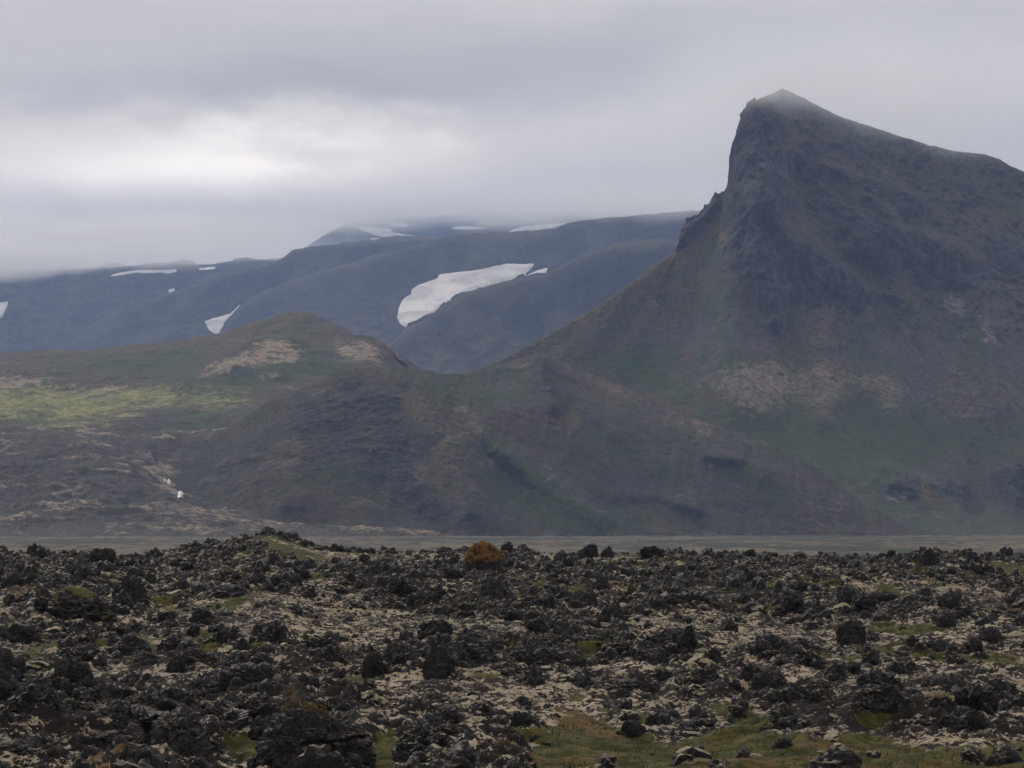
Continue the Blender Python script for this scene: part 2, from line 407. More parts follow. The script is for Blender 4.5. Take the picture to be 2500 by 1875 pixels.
PR = dict(
 rock=zraster([[(1798,521),(1884,512),(1907,579),(1975,566),(2033,625),(2056,638),(2092,688),(2060,710),(1952,733),(1875,756),(1853,729),(1816,692),(1789,647),(1771,607),(1789,557)],
  [(1655,545),(1694,528),(1740,478),(1756,482),(1735,534),(1699,570),(1672,605),(1655,605)],
  [(1780,270),(1870,262),(1900,300),(1889,353),(1907,403),(1934,466),(1947,512),(1884,516),(1794,530),(1768,480),(1780,420)],
  [(2009,421),(2047,405),(2067,421),(2074,444),(2033,439),(2006,437)],
  [(2106,525),(2169,512),(2178,557),(2241,579),(2286,584),(2289,625),(2223,625),(2169,602),(2124,634),(2083,611),(2069,593),(2101,566)],
  [(2169,466),(2223,457),(2268,493),(2232,525),(2178,512)],
  [(1940,350),(2010,340),(2020,372),(1990,395),(1944,392)], [(1955,425),(1990,420),(1975,440)],
  [(2030,320),(2080,330),(2130,370),(2080,380)],
  [(2290,630),(2330,610),(2390,660),(2350,700),(2300,690)], (.8,[(2300,420),(2380,440),(2420,500),(2340,480)]), (.8,[(2380,560),(2500,600),(2520,680),(2440,650)]),
  (.9,[(2154,1189),(2227,1189),(2244,1234),(2165,1223)]), [(2414,1166),(2500,1110),(2600,1130),(2580,1262),(2453,1240)], [(2030,1262),(2047,1245),(2069,1274),(2058,1297),(2032,1290)],
  (.7,[(2260,1160),(2330,1150),(2370,1210),(2290,1215)]), (.7,[(1730,1235),(1790,1240),(1775,1262)])], 2),
 palerock=zraster([(.62,[(2300,724),(2341,719),(2370,740),(2345,770),(2300,760)]), (.62,[(2375,760),(2400,751),(2427,828),(2395,840)]), (.55,[(2327,800),(2360,800),(2355,825),(2330,820)]),
  (.5,[(1868,318),(1895,318),(1893,350),(1870,345)]), (.5,[(1838,395),(1885,398),(1900,410),(1850,412)]), (.5,[(2160,1195),(2225,1195),(2220,1225),(2170,1222)])], 1),
 green=zraster([[(1934,439),(1975,489),(1997,534),(2020,579),(2088,638),(2169,602),(2169,647),(2151,683),(2101,670),(2060,634),(1997,575),(1952,525)],
  (.7,[(1975,444),(2065,475),(2142,457),(2088,512),(2020,525)]),
  [(1400,874),(1478,857),(1568,834),(1659,843),(1636,902),(1749,992),(1800,1015),(1800,1038),(1659,997),(1568,947),(1478,911)],
  (.9,[(1645,997),(1787,1014),(1928,986),(2001,1036),(2058,957),(2131,980),(2210,1025),(2323,1042),(2500,1036),(2900,1030),(2900,1104),(2323,1104),(2154,1172),(2013,1183),(1871,1121),(1758,1036)]),
  (.6,[(1984,1217),(2069,1200),(2380,1234),(2500,1269),(2900,1270),(2900,1302),(2097,1302),(1984,1279)]),
  (.55,[(2350,380),(2450,395),(2540,440),(2640,560),(2400,520),(2250,430)]), (.5,[(2150,700),(2200,760),(2260,830),(2240,860),(2170,800),(2110,720)]),
  (.6,[(2310,780),(2380,820),(2370,850),(2290,820)]), (.5,[(1870,760),(1990,745),(2010,800),(1900,830)])], 5),
 tan=zraster([[(1730,923),(1815,884),(1928,878),(1922,963),(1894,1019),(1815,1014),(1758,986),(1691,963)],
  [(1934,923),(2001,867),(2064,884),(2075,935),(2058,991),(2030,1036),(1996,1031),(1945,991)],
  (.8,[(2080,884),(2154,884),(2222,918),(2227,997),(2154,1002),(2131,957),(2086,935)]),
  (.55,[(2267,895),(2352,878),(2500,935),(2800,950),(2800,1036),(2380,1025),(2278,1002)]), (.6,[(1645,884),(1730,884),(1730,935),(1645,929)]),
  (.6,[(2001,1059),(2154,1053),(2097,1087),(2013,1087)]), (.45,[(1960,840),(2010,780),(2030,790),(2000,860)]), (.5,[(1330,830),(1440,790),(1430,810),(1330,855)])], 7),
 orange=zraster([(.9,[(1500,733),(1789,521),(1789,560),(1620,668),(1500,748),(1342,850),(1180,920),(1120,930),(1200,885),(1342,818)]),
  (.7,[(1952,270),(2178,335),(2350,375),(2330,400),(2150,360),(1980,310)]), (.5,[(2000,440),(2120,450),(2060,420)]), (.5,[(1940,760),(2060,740),(2060,850),(1950,840)]), (.45,[(1900,1150),(2100,1200),(1950,1260),(1800,1200)]),
  (.5,[(1500,1320),(1300,1300),(1600,1280),(1900,1300),(1750,1316)])], 5),
 scree=zraster([[(2088,738),(2223,715),(2291,828),(2360,900),(2065,900)], [(1545,828),(1771,738),(1884,783),(1862,880),(1600,880)], [(2200,850),(2270,850),(2260,990),(2230,1000)],
  (.8,[(2280,560),(2500,700),(2700,800),(2700,1000),(2430,900),(2300,650)]), (.8,[(1930,730),(2080,700),(2090,860),(1990,880)])], 5))

# side order: width on the right-hand side of the line as it runs down the picture, then on the left-hand side
PEAK_RIBS = [([(1875, 250), (1850, 330), (1835, 420), (1850, 520)], 40, 60, 35), ([(1860, 520), (1905, 590), (1990, 650), (2070, 700)], 45, 26, 40), ([(1800, 520), (1830, 600), (1870, 700), (1890, 770)], 30, 40, 30),
 ([(1935, 430), (2000, 550), (2080, 645), (2150, 690), (2180, 800)], 34, 34, -34), ([(2110, 500), (2180, 560), (2290, 620)], 50, 20, 34), ([(2010, 415), (2075, 440)], 22, 22, 22), ([(2170, 450), (2230, 500), (2300, 560)], 40, 25, 20),
 ([(1640, 640), (1500, 760), (1380, 860)], 50, 30, 12), ([(1700, 560), (1690, 700), (1640, 850)], 60, 60, -14), ([(1800, 640), (1790, 800), (1800, 980)], 40, 40, 12), ([(1930, 800), (1930, 1010)], 22, 22, -13), ([(2010, 800), (2010, 1030)], 36, 30, 14), ([(2100, 760), (2090, 1000)], 25, 25, -8),
 ([(2250, 700), (2240, 1020)], 30, 30, -14), ([(2340, 620), (2400, 800), (2430, 1000)], 50, 40, 22), ([(2480, 560), (2560, 800)], 60, 50, 24), ([(2150, 1160), (2240, 1200), (2330, 1215)], 30, 18, 26), ([(2440, 1120), (2460, 1240)], 30, 30, 34), ([(2380, 1130), (2380, 1250)], 22, 22, -16),
 ([(1860, 1160), (1960, 1230)], 40, 30, 16), ([(2040, 1245), (2055, 1290)], 18, 18, 16)]
def peak_streak(P, fa, fr, seed):
    s0 = pt(1900, 300, 3060); ang = np.arctan2(P[..., 0] - s0[0], -(P[..., 1] - s0[1] - 260)); rad = np.hypot(P[..., 0] - s0[0], P[..., 1] - s0[1] - 260)
    w_ = fbm(P, 80, 3, .6, seed=seed + 20) * .035
    return fbm(np.stack([(ang + w_) * fa, rad / fr, np.zeros_like(rad)], -1), 1.0, 6, 0.68, seed=seed)
PR['scree_f'] = lambda P, px, py: sstep(peak_streak(P, 20, 300, 601), -.02, .30) * .62 * sstep(P[..., 2], 330, 200)
PR['green_f'] = lambda P, px, py: sstep(peak_streak(P, 15, 260, 611), -.04, .28) * .75
PR['orange_f'] = lambda P, px, py: sstep(peak_streak(P, 24, 200, 621), .14, .42) * .45
PR['tan_m'] = lambda P, px, py: sstep(peak_streak(P, 42, 200, 631), -.9, -.15)
def peak_rough(P, N, px, py, par):
    rk = zsample(PR['rock'], px + fbm(P, 60, 3, seed=5) * 14, py + fbm(P, 60, 3, seed=6) * 14)
    top = np.clip((par - .7), 0, 1)                                     # nothing at the foot
    cr_f = 1 - 0.93 * np.exp(-((par - 8) / 0.45) ** 2)                   # keep the skyline close to its line
    # crags: stepped, ridged relief pushed out of the slope
    stepn = fbm(P * np.array([1.5, 1, .7]), 55, 6, 0.58, True, seed=8)
    d = rk[..., None] * ((stepn * 19 + 4)[..., None] * np.array([0, -1.0, 0.1])) * cr_f[..., None]
    flute = fbm(P * np.array([1 / 17., 1 / 40., 1 / 75.]), 1., 5, .6, True, seed=17)
    d = d + (rk * flute * 9 * cr_f)[..., None] * np.array([0, -1., 0])
    # crags breaking through the upper right slope, in lines that follow the fall of the ground
    up = sstep(P[..., 2], 150, 260) * (1 - rk) * sstep(px, 1900, 2000)
    cg = np.clip(fbm(np.stack([P[..., 0] / 60 - P[..., 2] / 80, P[..., 1] / 90, P[..., 2] / 70 + P[..., 0] / 110], -1), 1., 5, 0.6, True, seed=14) - 0.22, 0, 1)
    d = d + (up * cg * 22 * cr_f)[..., None] * np.array([0, -1, 0.15])
    rb = ribs(px, py, P, PEAK_RIBS)
    d = d + (rb * cr_f * top)[..., None] * np.array([0, -1, 0.05])
    # gullies and scree runs falling away from the summit
    s0 = pt(1900, 300, 3060); ang = np.arctan2(P[..., 0] - s0[0], -(P[..., 1] - s0[1] - 260)); rad = np.hypot(P[..., 0] - s0[0], P[..., 1] - s0[1] - 260)
    gv = np.stack([ang * 11, rad / 520, np.zeros_like(rad)], -1)
    g = fbm(gv, 1.0, 6, 0.62, seed=21)
    d = d + (g * 9 * top * cr_f * np.clip(1.2 - rk, 0, 1))[..., None] * N
    und = fbm(P, 260, 3, 0.5, seed=2) * 16 + fbm(P, 38, 5, 0.6, seed=41) * (2.4 + 3.5 * rk) + fbm(P, 9, 3, 0.6, seed=44) * 1.2
    d = d + (und * top * cr_f)[..., None] * N
    # ragged little teeth on the rocky part of the skyline
    sk = np.exp(-((par - 8) / 0.16) ** 2) * ((px > 1655) & (px < 1845))
    d[..., 2] += sk * fbm(P, 13, 4, 0.65, True, seed=51) * 8.0
    d[..., 2] += np.exp(-((par - 8) / 0.12) ** 2) * fbm(P, 14, 4, 0.65, seed=52) * 2.2
    sx = np.exp(-((par - 8) / 0.5) ** 2) * sstep(px, 1655, 1665) * sstep(px, 1830, 1800)
    d[..., 0] += sx * fbm(P * np.array([.3, .3, 1]), 15, 4, .65, True, seed=53) * 9.0
    return d
peak = loft('mountain', xs, rows, [8, 60, 80, 90, 90, 90, 60, 36, 10, 16, 8], M_peak, peak_rough, PR, 'steep craggy peak with its sharp summit touching the cloud')

# ---- dome hill with the spur running down to the right
xs = np.arange(230, 2420, 2.2)
cr = prof(xs, [(200, 1330), (300, 1215), (340, 1165), (362, 1137), (385, 1115), (407, 1098), (469, 1070), (565, 1041), (622, 1002), (650, 984), (678, 968), (763, 940), (814, 907), (859, 896), (936, 894), (1003, 897), (1053, 911), (1094, 914),
     (1125, 913), (1143, 911), (1184, 896), (1243, 880), (1290, 868), (1320, 864), (1350, 874), (1436, 912), (1532, 952), (1645, 1002), (1758, 1042), (1871, 1087), (1984, 1140), (2100, 1215), (2200, 1280), (2420, 1330)], 3)
crD = prof(xs, [(200, 2430), (362, 2400), (450, 2380), (650, 2380), (940, 2400), (1320, 2560), (1500, 2560), (2000, 2370), (2420, 2300)], 40)
by = prof(xs, [(200, 1300), (330, 1130), (362, 1145), (395, 1178), (440, 1222), (497, 1243), (565, 1263), (734, 1280), (904, 1292), (1045, 1296), (1300, 1306), (1500, 1322), (1700, 1318), (2000, 1316), (2420, 1316)], 3)
bD = prof(xs, [(200, 2300), (360, 2262), (440, 2190), (600, 2120), (900, 2090), (1300, 2110), (1700, 2200), (2420, 2280)], 30)
by = np.maximum(by, cr + 6); 
def hrow(f, g, sig):
    c = smooth1(cr, sig / 2.2); y = by + (c - by) * f
    return np.maximum(y, cr + (1 - f) * 30), bD + (crD - bD) * g
rows = [(by + 90, bD - 70), (by, bD), hrow(.18, .14, 90), hrow(.45, .34, 70), hrow(.72, .56, 50), hrow(.9, .80, 22), (cr, crD), (cr + (1310 - cr) * .2, crD + 70), (np.full(xs.shape, 1312.), crD + 330)]
HR = dict(
 rock=zraster([(.72,[(836,934),(960,928),(994,1002),(989,1126),(905,1116),(847,1086),(800,1040)]), (.75,[(932,1143),(994,1143),(1073,1216),(1062,1290),(1020,1284),(990,1200)]), (.6,[(1124,1165),(1181,1171),(1186,1262),(1130,1273)]),
   (.7,[(1306,884),(1363,906),(1363,997),(1323,1002),(1284,935)]), (.62,[(700,985),(850,935),(960,940),(1000,1100),(1060,1280),(960,1250),(880,1160),(720,1130)]), [(395,1150),(460,1190),(470,1230),(430,1225),(385,1175)], (.8,[(1735,1112),(1790,1118),(1770,1140)]), (.8,[(1520,1200),(1570,1195),(1600,1215),(1540,1225)])], 3),
 tan=zraster([(.6,[(989,956),(1130,956),(1215,1070),(1215,1154),(1073,1115),(1006,1098)]), (.55,[(763,946),(860,905),(1000,905),(1000,930),(860,925),(780,965)]), (.55,[(1150,920),(1250,884),(1320,868),(1300,900),(1200,925)]),
   (.75,[(1504,963),(1645,1006),(1758,1048),(1758,1104),(1674,1065),(1532,991)]), (.45,[(720,1190),(860,1190),(900,1250),(740,1260)]), (.5,[(1260,1150),(1330,1200),(1300,1210),(1240,1170)]),(.5,[(1420,1110),(1530,1160),(1520,1180),(1400,1130)]), (.5,[(1230,1080),(1330,1120),(1320,1135),(1220,1095)]), (.55,[(1570,1180),(1680,1200),(1690,1225),(1600,1210)])], 3),
 green=zraster([(.8,[(622,1194),(734,1149),(927,1143),(904,1182),(734,1194),(650,1216)]), [(565,1248),(791,1282),(932,1296),(734,1296),(560,1268)], (.85,[(1189,1040),(1297,1128),(1388,1200),(1600,1310),(1300,1300),(1207,1200),(1130,1060)]), (.9,[(1003,920),(1184,955),(1150,985),(1030,965)]),
   (.6,[(1400,1050),(1560,1080),(1700,1140),(1600,1150),(1450,1100)]), (.6,[(1800,1110),(1900,1130),(1984,1200),(1900,1240),(1750,1150)]), (.5,[(1480,1240),(1700,1270),(1800,1300),(1550,1290)]),(.55,[(470,1110),(560,1070),(700,1010),(660,1060),(520,1120)])], 4),
 scree=zraster([(.95,[(1207,916),(1275,947),(1311,1038),(1229,992)]), (.8,[(1310,1130),(1420,1190),(1520,1290),(1460,1270),(1340,1170)])], 3),
 orange=zraster([(.9,[(1410,900),(1532,950),(1600,985),(1560,990),(1430,925)]), (.6,[(1330,1000),(1420,1010),(1400,1050),(1330,1040)]), (.5,[(1560,1240),(1700,1290),(1850,1312),(1600,1312),(1480,1250)]), (.5,[(1860,1090),(1990,1150),(2000,1175),(1900,1130)])], 4))
HILL_RIBS = [([(950, 915), (1040, 980), (1110, 1080), (1150, 1180), (1190, 1290)], 90, 45, 34), ([(880, 960), (900, 1060), (940, 1200), (980, 1290)], 70, 90, -24), ([(760, 975), (700, 1080), (720, 1220)], 60, 60, 18), ([(1030, 1190), (1075, 1290)], 16, 16, 14),
 ([(1310, 875), (1335, 960), (1345, 1010)], 24, 26, 24), ([(1220, 930), (1270, 1020), (1330, 1120)], 40, 40, -8), ([(1000, 960), (1130, 1060), (1260, 1200), (1330, 1290)], 24, 24, -10), ([(1150, 1060), (1330, 1180), (1450, 1280)], 22, 20, 15), ([(1400, 1010), (1560, 1150), (1700, 1290)], 30, 30, -14),
 ([(1520, 965), (1700, 1060), (1860, 1160)], 34, 20, 14), ([(470, 1110), (600, 1060), (700, 1000)], 30, 20, 8), ([(560, 1150), (700, 1120)], 25, 20, -8), ([(1500, 1210), (1620, 1215), (1700, 1240)], 20, 14, 12), ([(1730, 1120), (1800, 1130)], 16, 12, 10)]
def hill_streak(P, px, fx, fz, seed):
    w_ = fbm(P, 60, 3, .6, seed=seed + 20) * .8; sgn = np.clip((px - 900) / 400, -1, 1)
    return fbm(np.stack([(P[..., 0] - sgn * P[..., 2] * .9) / fx + w_, P[..., 2] / fz, 0 * px], -1), 1., 6, .68, seed=seed)
HR['green_f'] = lambda P, px, py: sstep(hill_streak(P, px, 46, 90, 651), .05, .38) * .55
HR['orange_f'] = lambda P, px, py: sstep(hill_streak(P, px, 30, 60, 661), .10, .40) * .45
HR['scree_f'] = lambda P, px, py: sstep(hill_streak(P, px, 34, 110, 671), .05, .40) * .6
HR['tan_m'] = lambda P, px, py: sstep(hill_streak(P, px, 14, 50, 681), -.40, .2)
HR['tan_f'] = lambda P, px, py: sstep(hill_streak(P, px, 22, 60, 691), .22, .5) * .45
def hill_rough(P, N, px, py, par):
    k = np.clip(par - 0.6, 0, 1); crf = 1 - .6 * np.exp(-((par - 6) / .25) ** 2)
    rk = zsample(HR['rock'], px + fbm(P, 50, 3, seed=5) * 12, py + fbm(P, 50, 3, seed=6) * 12)
    d = rk[..., None] * (fbm(P * np.array([1, 1, .7]), 40, 5, .6, True, seed=9) * 9 - 3)[..., None] * np.array([0, -1., 0.1])
    # runs down the slope
    g = fbm(np.stack([P[..., 0] / 16 + P[..., 2] / 60 * np.sign(px - 950) * -1, P[..., 2] / 90, P[..., 1] * 0], -1), 1., 4, .6, seed=22)
    und = fbm(P, 190, 3, .5, seed=61) * 11 + g * 2.6 + fbm(P, 34, 5, .6, seed=62) * 3.0 + fbm(P, 7, 3, .6, seed=64) * .9
    rb = ribs(px, py, P, HILL_RIBS, 10)
    d = d + rb[..., None] * np.array([0, -1., 0.05])
    d = (d + und[..., None] * N) * np.broadcast_to(k * crf, und.shape)[..., None]
    return d
hill = loft('hill', xs, rows, [8, 60, 80, 80, 60, 40, 10, 6], M_hill, hill_rough, HR, 'rounded brown hill with a spur in front of the peak')

# ---- meadow hills and the old lava slope on the left
xs = np.arange(-900, 1300, 2.2)
cr = prof(xs, [(-900, 900), (-400, 850), (0, 873), (90, 868), (180, 866), (271, 861), (325, 850), (452, 841), (542, 825), (576, 812), (610, 798), (656, 782), (690, 773), (723, 769), (750, 769), (770, 778), (787, 788), (836, 807), (860, 825), (880, 836), (904, 834), (931, 852), (949, 870), (981, 888), (1050, 940), (1150, 1020), (1300, 1150)], 2)
crD = prof(xs, [(-900, 3500), (400, 3500), (740, 3300), (870, 3150), (1000, 2950), (1300, 2700)], 30)
one = np.ones_like(xs)
def lrow(y, D): return np.maximum(prof(xs, y, 12), cr + 8), D * one
rows = [(1350 * one, 1860 * one), lrow([(-900, 1312), (300, 1308), (600, 1316), (900, 1322), (1080, 1340), (1300, 1400)], 1980), lrow([(-900, 1240), (200, 1245), (420, 1250), (700, 1292), (950, 1306), (1080, 1325), (1300, 1380)], 2090),
        lrow([(-900, 1150), (250, 1150), (340, 1165), (420, 1215), (700, 1270), (1000, 1320), (1300, 1350)], 2230), lrow([(-900, 1085), (200, 1080), (330, 1110), (500, 1100), (1300, 1200)], 2380),
        lrow([(-900, 1050), (150, 1046), (500, 1035), (650, 1020), (1300, 1100)], 2560), lrow([(-900, 1010), (150, 1015), (500, 985), (650, 980), (1300, 1060)], 2740),
        lrow([(-900, 940), (200, 945), (450, 930), (640, 880), (900, 900), (1300, 1050)], 2920), lrow([(-900, 900), (200, 905), (450, 890), (600, 842), (700, 832), (800, 845), (900, 848), (1300, 1050)], 3060),
        (cr, crD), (cr + 40, crD + 200), (cr + 260, crD + 900)]
LR = dict(
 sunlit_meadow=zraster([[(-300,955),(0,947),(90,943),(226,952),(407,947),(497,961),(600,965),(642,988),(452,990),(271,1016),(158,1029),(60,1020),(-300,1012)]], 5),
 green=zraster([(.9,[(60,872),(300,860),(500,850),(560,880),(400,905),(250,900),(80,890)]), (.9,[(475,925),(633,888),(768,857),(836,879),(859,902),(723,938),(633,961),(497,938)]), (.8,[(-200,970),(0,950),(120,990),(150,1040),(0,1050),(-200,1050)]), (.6,[(560,850),(700,800),(850,830),(800,850),(640,840)]), (.8,[(300,925),(470,905),(560,960),(640,975),(620,1000),(420,960)]), (.7,[(400,1000),(600,1010),(560,1045),(420,1035)])], 4),
 tan=zraster([[(479,907),(579,870),(633,834),(705,834),(759,852),(705,884),(588,893),(497,920)], [(805,843),(904,834),(931,857),(972,893),(881,888),(836,866)], (.9,[(-300,915),(0,920),(68,920),(217,943),(384,938),(429,947),(226,958),(68,950),(-300,945)]),
   (.7,[(620,905),(690,910),(700,935),(640,930)]), (.6,[(150,1012),(230,1008),(215,1022),(150,1024)]), (.5,[(500,965),(560,960),(600,975),(540,980)])], 2),
 rock=zraster([(.9,[(36,1006),(90,988),(122,1011),(118,1030),(36,1028)]), (.9,[(425,952),(452,943),(484,974),(443,985),(425,970)]), (.9,[(520,916),(580,893),(625,890),(633,905),(560,935),(520,935)]), (.6,[(500,985),(545,980),(560,998),(510,1000)]), (.7,[(330,1100),(400,1070),(450,1060),(430,1100),(370,1140),(330,1135)]),
   (.6,[(300,1090),(360,1080),(350,1130),(300,1120)]), (.7,[(0,915),(70,918),(30,935),(0,935)]), (.7,[(770,785),(840,812),(866,830),(840,822),(780,800)]),(.6,[(250,1070),(310,1060),(300,1085),(220,1090)])], 2),
 orange=zraster([(.6,[(0,880),(200,875),(400,865),(560,830),(700,775),(720,780),(560,850),(430,880),(200,900),(0,905)]), (.7,[(300,1020),(500,985),(620,985),(560,1000),(400,1020)])], 4),
 scree=zraster([(1.0,[(-1400,1040),(0,1040),(200,1035),(400,1005),(600,1000),(700,1010),(1300,1150),(1300,1500),(-1400,1500)])], 4))
def lava_folds(P):
    q = P * np.array([1 / 70., 1 / 55., 0]); wv = np.stack([fbm(P, 160, 3, seed=71), fbm(P, 160, 3, seed=72), 0 * P[..., 0]], -1)
    return fbm(q + wv * 1.3, 1.0, 5, .58, True, seed=73)
LR['rock_f'] = lambda P, px, py: np.where(py > 1035, sstep(-lava_folds(P), -0.22, 0.15) * .62, 0)
LR['tan_f'] = lambda P, px, py: np.where(py > 1035, sstep(lava_folds(P), 0.28, .80) * (.46 + .2 * np.clip(fbm(P, 130, 3, seed=77), -1, 1)), 0)
LR['tan_m'] = lambda P, px, py: np.where(py < 1035, sstep(fbm(P, 26, 5, .65, seed=641), -.42, .12), 1)
LR['green_f'] = lambda P, px, py: np.where(py > 1035, sstep(fbm(P, 120, 3, seed=79), 0.05, .4) * .5, 0)
def left_rough(P, N, px, py, par):
    k = np.clip(par, 0, 1); crf = 1 - .6 * np.exp(-((par - 9) / .3) ** 2)
    lava = np.clip((4.6 - par), 0, 1); rk = zsample(LR['rock'], px, py); tn = zsample(LR['tan'], px, py)
    d = lava_folds(P) * 7.5 * lava + fbm(P, 22, 4, .6, True, seed=80) * 2.0 * lava
    d = d + fbm(P * np.array([.7, 1, 1]), 130, 5, .55, True, seed=81) * 10 * (1 - lava) + fbm(P, 25, 4, .6, seed=82) * 1.8 + rk * (5 + fbm(P, 14, 4, .6, True, seed=83) * 4) + tn * (4 + fbm(P, 10, 4, .65, True, seed=84) * 2.4)
    out = (d * k * crf)[..., None] * N
    out[..., 2] += np.exp(-((par - 9) / .15) ** 2) * fbm(P, 12, 4, .65, seed=85) * 2.4
    return out
left = loft('meadow_hills', xs, rows, [8, 40, 60, 50, 50, 40, 40, 40, 50, 10, 6], M_meadow, left_rough, LR, 'low green and tan hills above an old folded lava flow')

# ---- far mountains
def far_rough(seed, amp=1.0, crow=3):
    def f(P, N, px, py, par):
        k = np.clip(par, 0, 1); crf = 1 - .92 * np.exp(-((par - crow) / .55) ** 2)
        g = fbm(np.stack([P[..., 0] / 120 + P[..., 2] / 260, P[..., 2] / 400, P[..., 1] / 900], -1), 1., 5, .55, True, seed=seed)
        d = g * 26 + fbm(P, 500, 4, .5, seed=seed + 1) * 26 + fbm(P, 60, 5, .6, True, seed=seed + 2) * 8 + fbm(P, 16, 3, .6, seed=seed + 7) * 2.5
        out = (d * amp * k * crf)[..., None] * N
        out[..., 2] += np.exp(-((par - crow) / .2) ** 2) * fbm(P, 40, 5, .6, seed=seed + 3) * 4
        return out
    return f
def far_zones(seed, extra=None):
    z = dict(extra or {})
    z['rock_f'] = lambda P, px, py: sstep(fbm(P * np.array([1, .4, .8]), 220, 5, .6, True, seed=seed + 5), 0.0, .6) * .9
    z['green_f'] = lambda P, px, py: sstep(fbm(P, 420, 4, .5, seed=seed + 6), -.05, .35) * .5
    return z
def simple_far(name, xs, crest, D0, D1, base, seed, label, amp=1., extra=None, mids=(.35, .72), smoothc=2):
    cr = prof(xs, crest, smoothc); one = np.ones_like(xs)
    b = base * one; b = np.maximum(b, cr + 15)
    rows = [(b, D0 * one)] 
    for f, g in zip(mids, (.45, .78)):
        c = smooth1(cr, 25); rows.append((np.maximum(b + (c - b) * f, cr + (1 - f) * 20), (D0 + (D1 - D0) * g) * one))
    rows += [(cr, D1 * one), (cr + 20, (D1 + 250) * one), (cr + 250, (D1 + 1200) * one)]
    return loft(name, xs, rows, [70, 80, 60, 8, 5], M_far, far_rough(seed, amp), far_zones(seed, extra), label)

# near dark shoulder below the large snow field
simple_far('shoulder', np.arange(820, 2700, 4), [(800, 990), (866, 905), (900, 880), (945, 848), (1003, 800), (1040, 778), (1071, 762), (1125, 726), (1184, 703), (1240, 686), (1285, 680), (1330, 672), (1370, 652), (1430, 625), (1500, 605), (1568, 593), (1700, 590), (2700, 640)],
           4350, 4900, 1180, 100, 'dark rounded shoulder below the large snow field', .7, dict(tan=zraster([(.5, [(1220, 900), (1340, 800), (1300, 790), (1200, 860)])], 4)))
simple_far('far_mountain', np.arange(440, 2900, 4), [(430, 950), (500, 870), (547, 812), (588, 753), (610, 735), (640, 718), (678, 700), (768, 667), (859, 645), (950, 618), (1053, 590), (1080, 579), (1140, 573), (1207, 570), (1300, 565), (1356, 558), (1388, 545), (1456, 534), (1546, 529), (1636, 520), (1681, 517), (1900, 515), (2900, 640)],
           5150, 5900, 1010, 120, 'broad blue mountain flank carrying the large snow field', .55)
simple_far('mountain_ridge', np.arange(300, 1500, 4), [(300, 760), (520, 680), (640, 650), (687, 636), (700, 626), (723, 613), (768, 602), (850, 598), (936, 590), (1053, 584), (1120, 590), (1500, 640)],
           6100, 6500, 930, 140, 'higher flat shoulder of the blue mountain under the cloud', .8)
simple_far('far_plateau', np.arange(-900, 1100, 4), [(-900, 640), (-200, 650), (0, 664), (150, 660), (271, 656), (330, 654), (429, 650), (524, 647), (600, 640), (700, 640), (800, 640), (1100, 700)],
           6300, 7300, 960, 160, 'blue mountainside furthest left with scattered snow patches', 1.3)
simple_far('cloud_covered_mountain', np.arange(-1300, 2300, 6), [(-1300, 760), (500, 700), (660, 660), (730, 615), (790, 575), (850, 545), (900, 534), (1000, 530), (1600, 514), (2300, 510)],
           8000, 8800, 760, 180, 'snow streaked mountain almost lost in the cloud', .5)

# ---- ground: one sheet to the horizon
def ground_z(P):
    x, y = P[..., 0], P[..., 1]
    far = sstep(y, 500, 900)
    return GZ + far * (fbm(P * np.array([1 / 60., 1 / 38., 0]), 1., 5, .55, seed=201) * 1.7 + fbm(P * np.array([1 / 22., 1 / 30., 0]), 1., 5, .6, True, seed=203) * 1.0)
yy = np.concatenate([np.linspace(-3000, 100, 8), np.linspace(200, 600, 12), np.linspace(640, 2500, 420), np.linspace(2600, 11500, 30)])
uu = np.linspace(-1, 1, 700)
X = uu[None, :] * (420 + 0.30 * np.clip(yy, 0, None))[:, None]
X = X * np.where(np.abs(uu) > .97, 1 + (np.abs(uu) - .97) / .03 * 12, 1)[None, :]
Pg = np.stack([X, np.broadcast_to(yy[:, None], X.shape), 0 * X], -1)
Pg[..., 2] = ground_z(Pg)
def plain_material():
    m, t, b, out = new_mat('valley_floor')
    pos = t.new('ShaderNodeNewGeometry').outputs['Position']; s = t.sep(pos)
    v = t.comb(t.math('MULTIPLY', s[0], 1.0), t.math('MULTIPLY', s[1], 1.0), 0)
    v2 = t.vmul(v, (1, .45, 1)); n1 = t.noise(v2, 0.008, 6, .6, dist=.5); n2 = t.noise(v2, 0.04, 6, .68); n3 = t.noise(t.vmul(v, (1, .35, 1)), 0.12, 5, .72)
    q = t.math('ADD', n1, t.math('MULTIPLY', t.math('SUBTRACT', n2, .5), .9))
    col = t.mix(t.mapr(q, .40, .56), (0.034, 0.040, 0.032), (0.120, 0.100, 0.074))
    col = t.mix(t.mapr(n3, .48, .60), col, (0.035, 0.036, 0.032))
    t.l.new(col, b.inputs['Base Color']); return m
kind(mesh_np('ground', Pg.reshape(-1, 3), grid_faces(*Pg.shape[:2]), plain_material()), 'structure', 'flat valley floor of old moss grown lava')

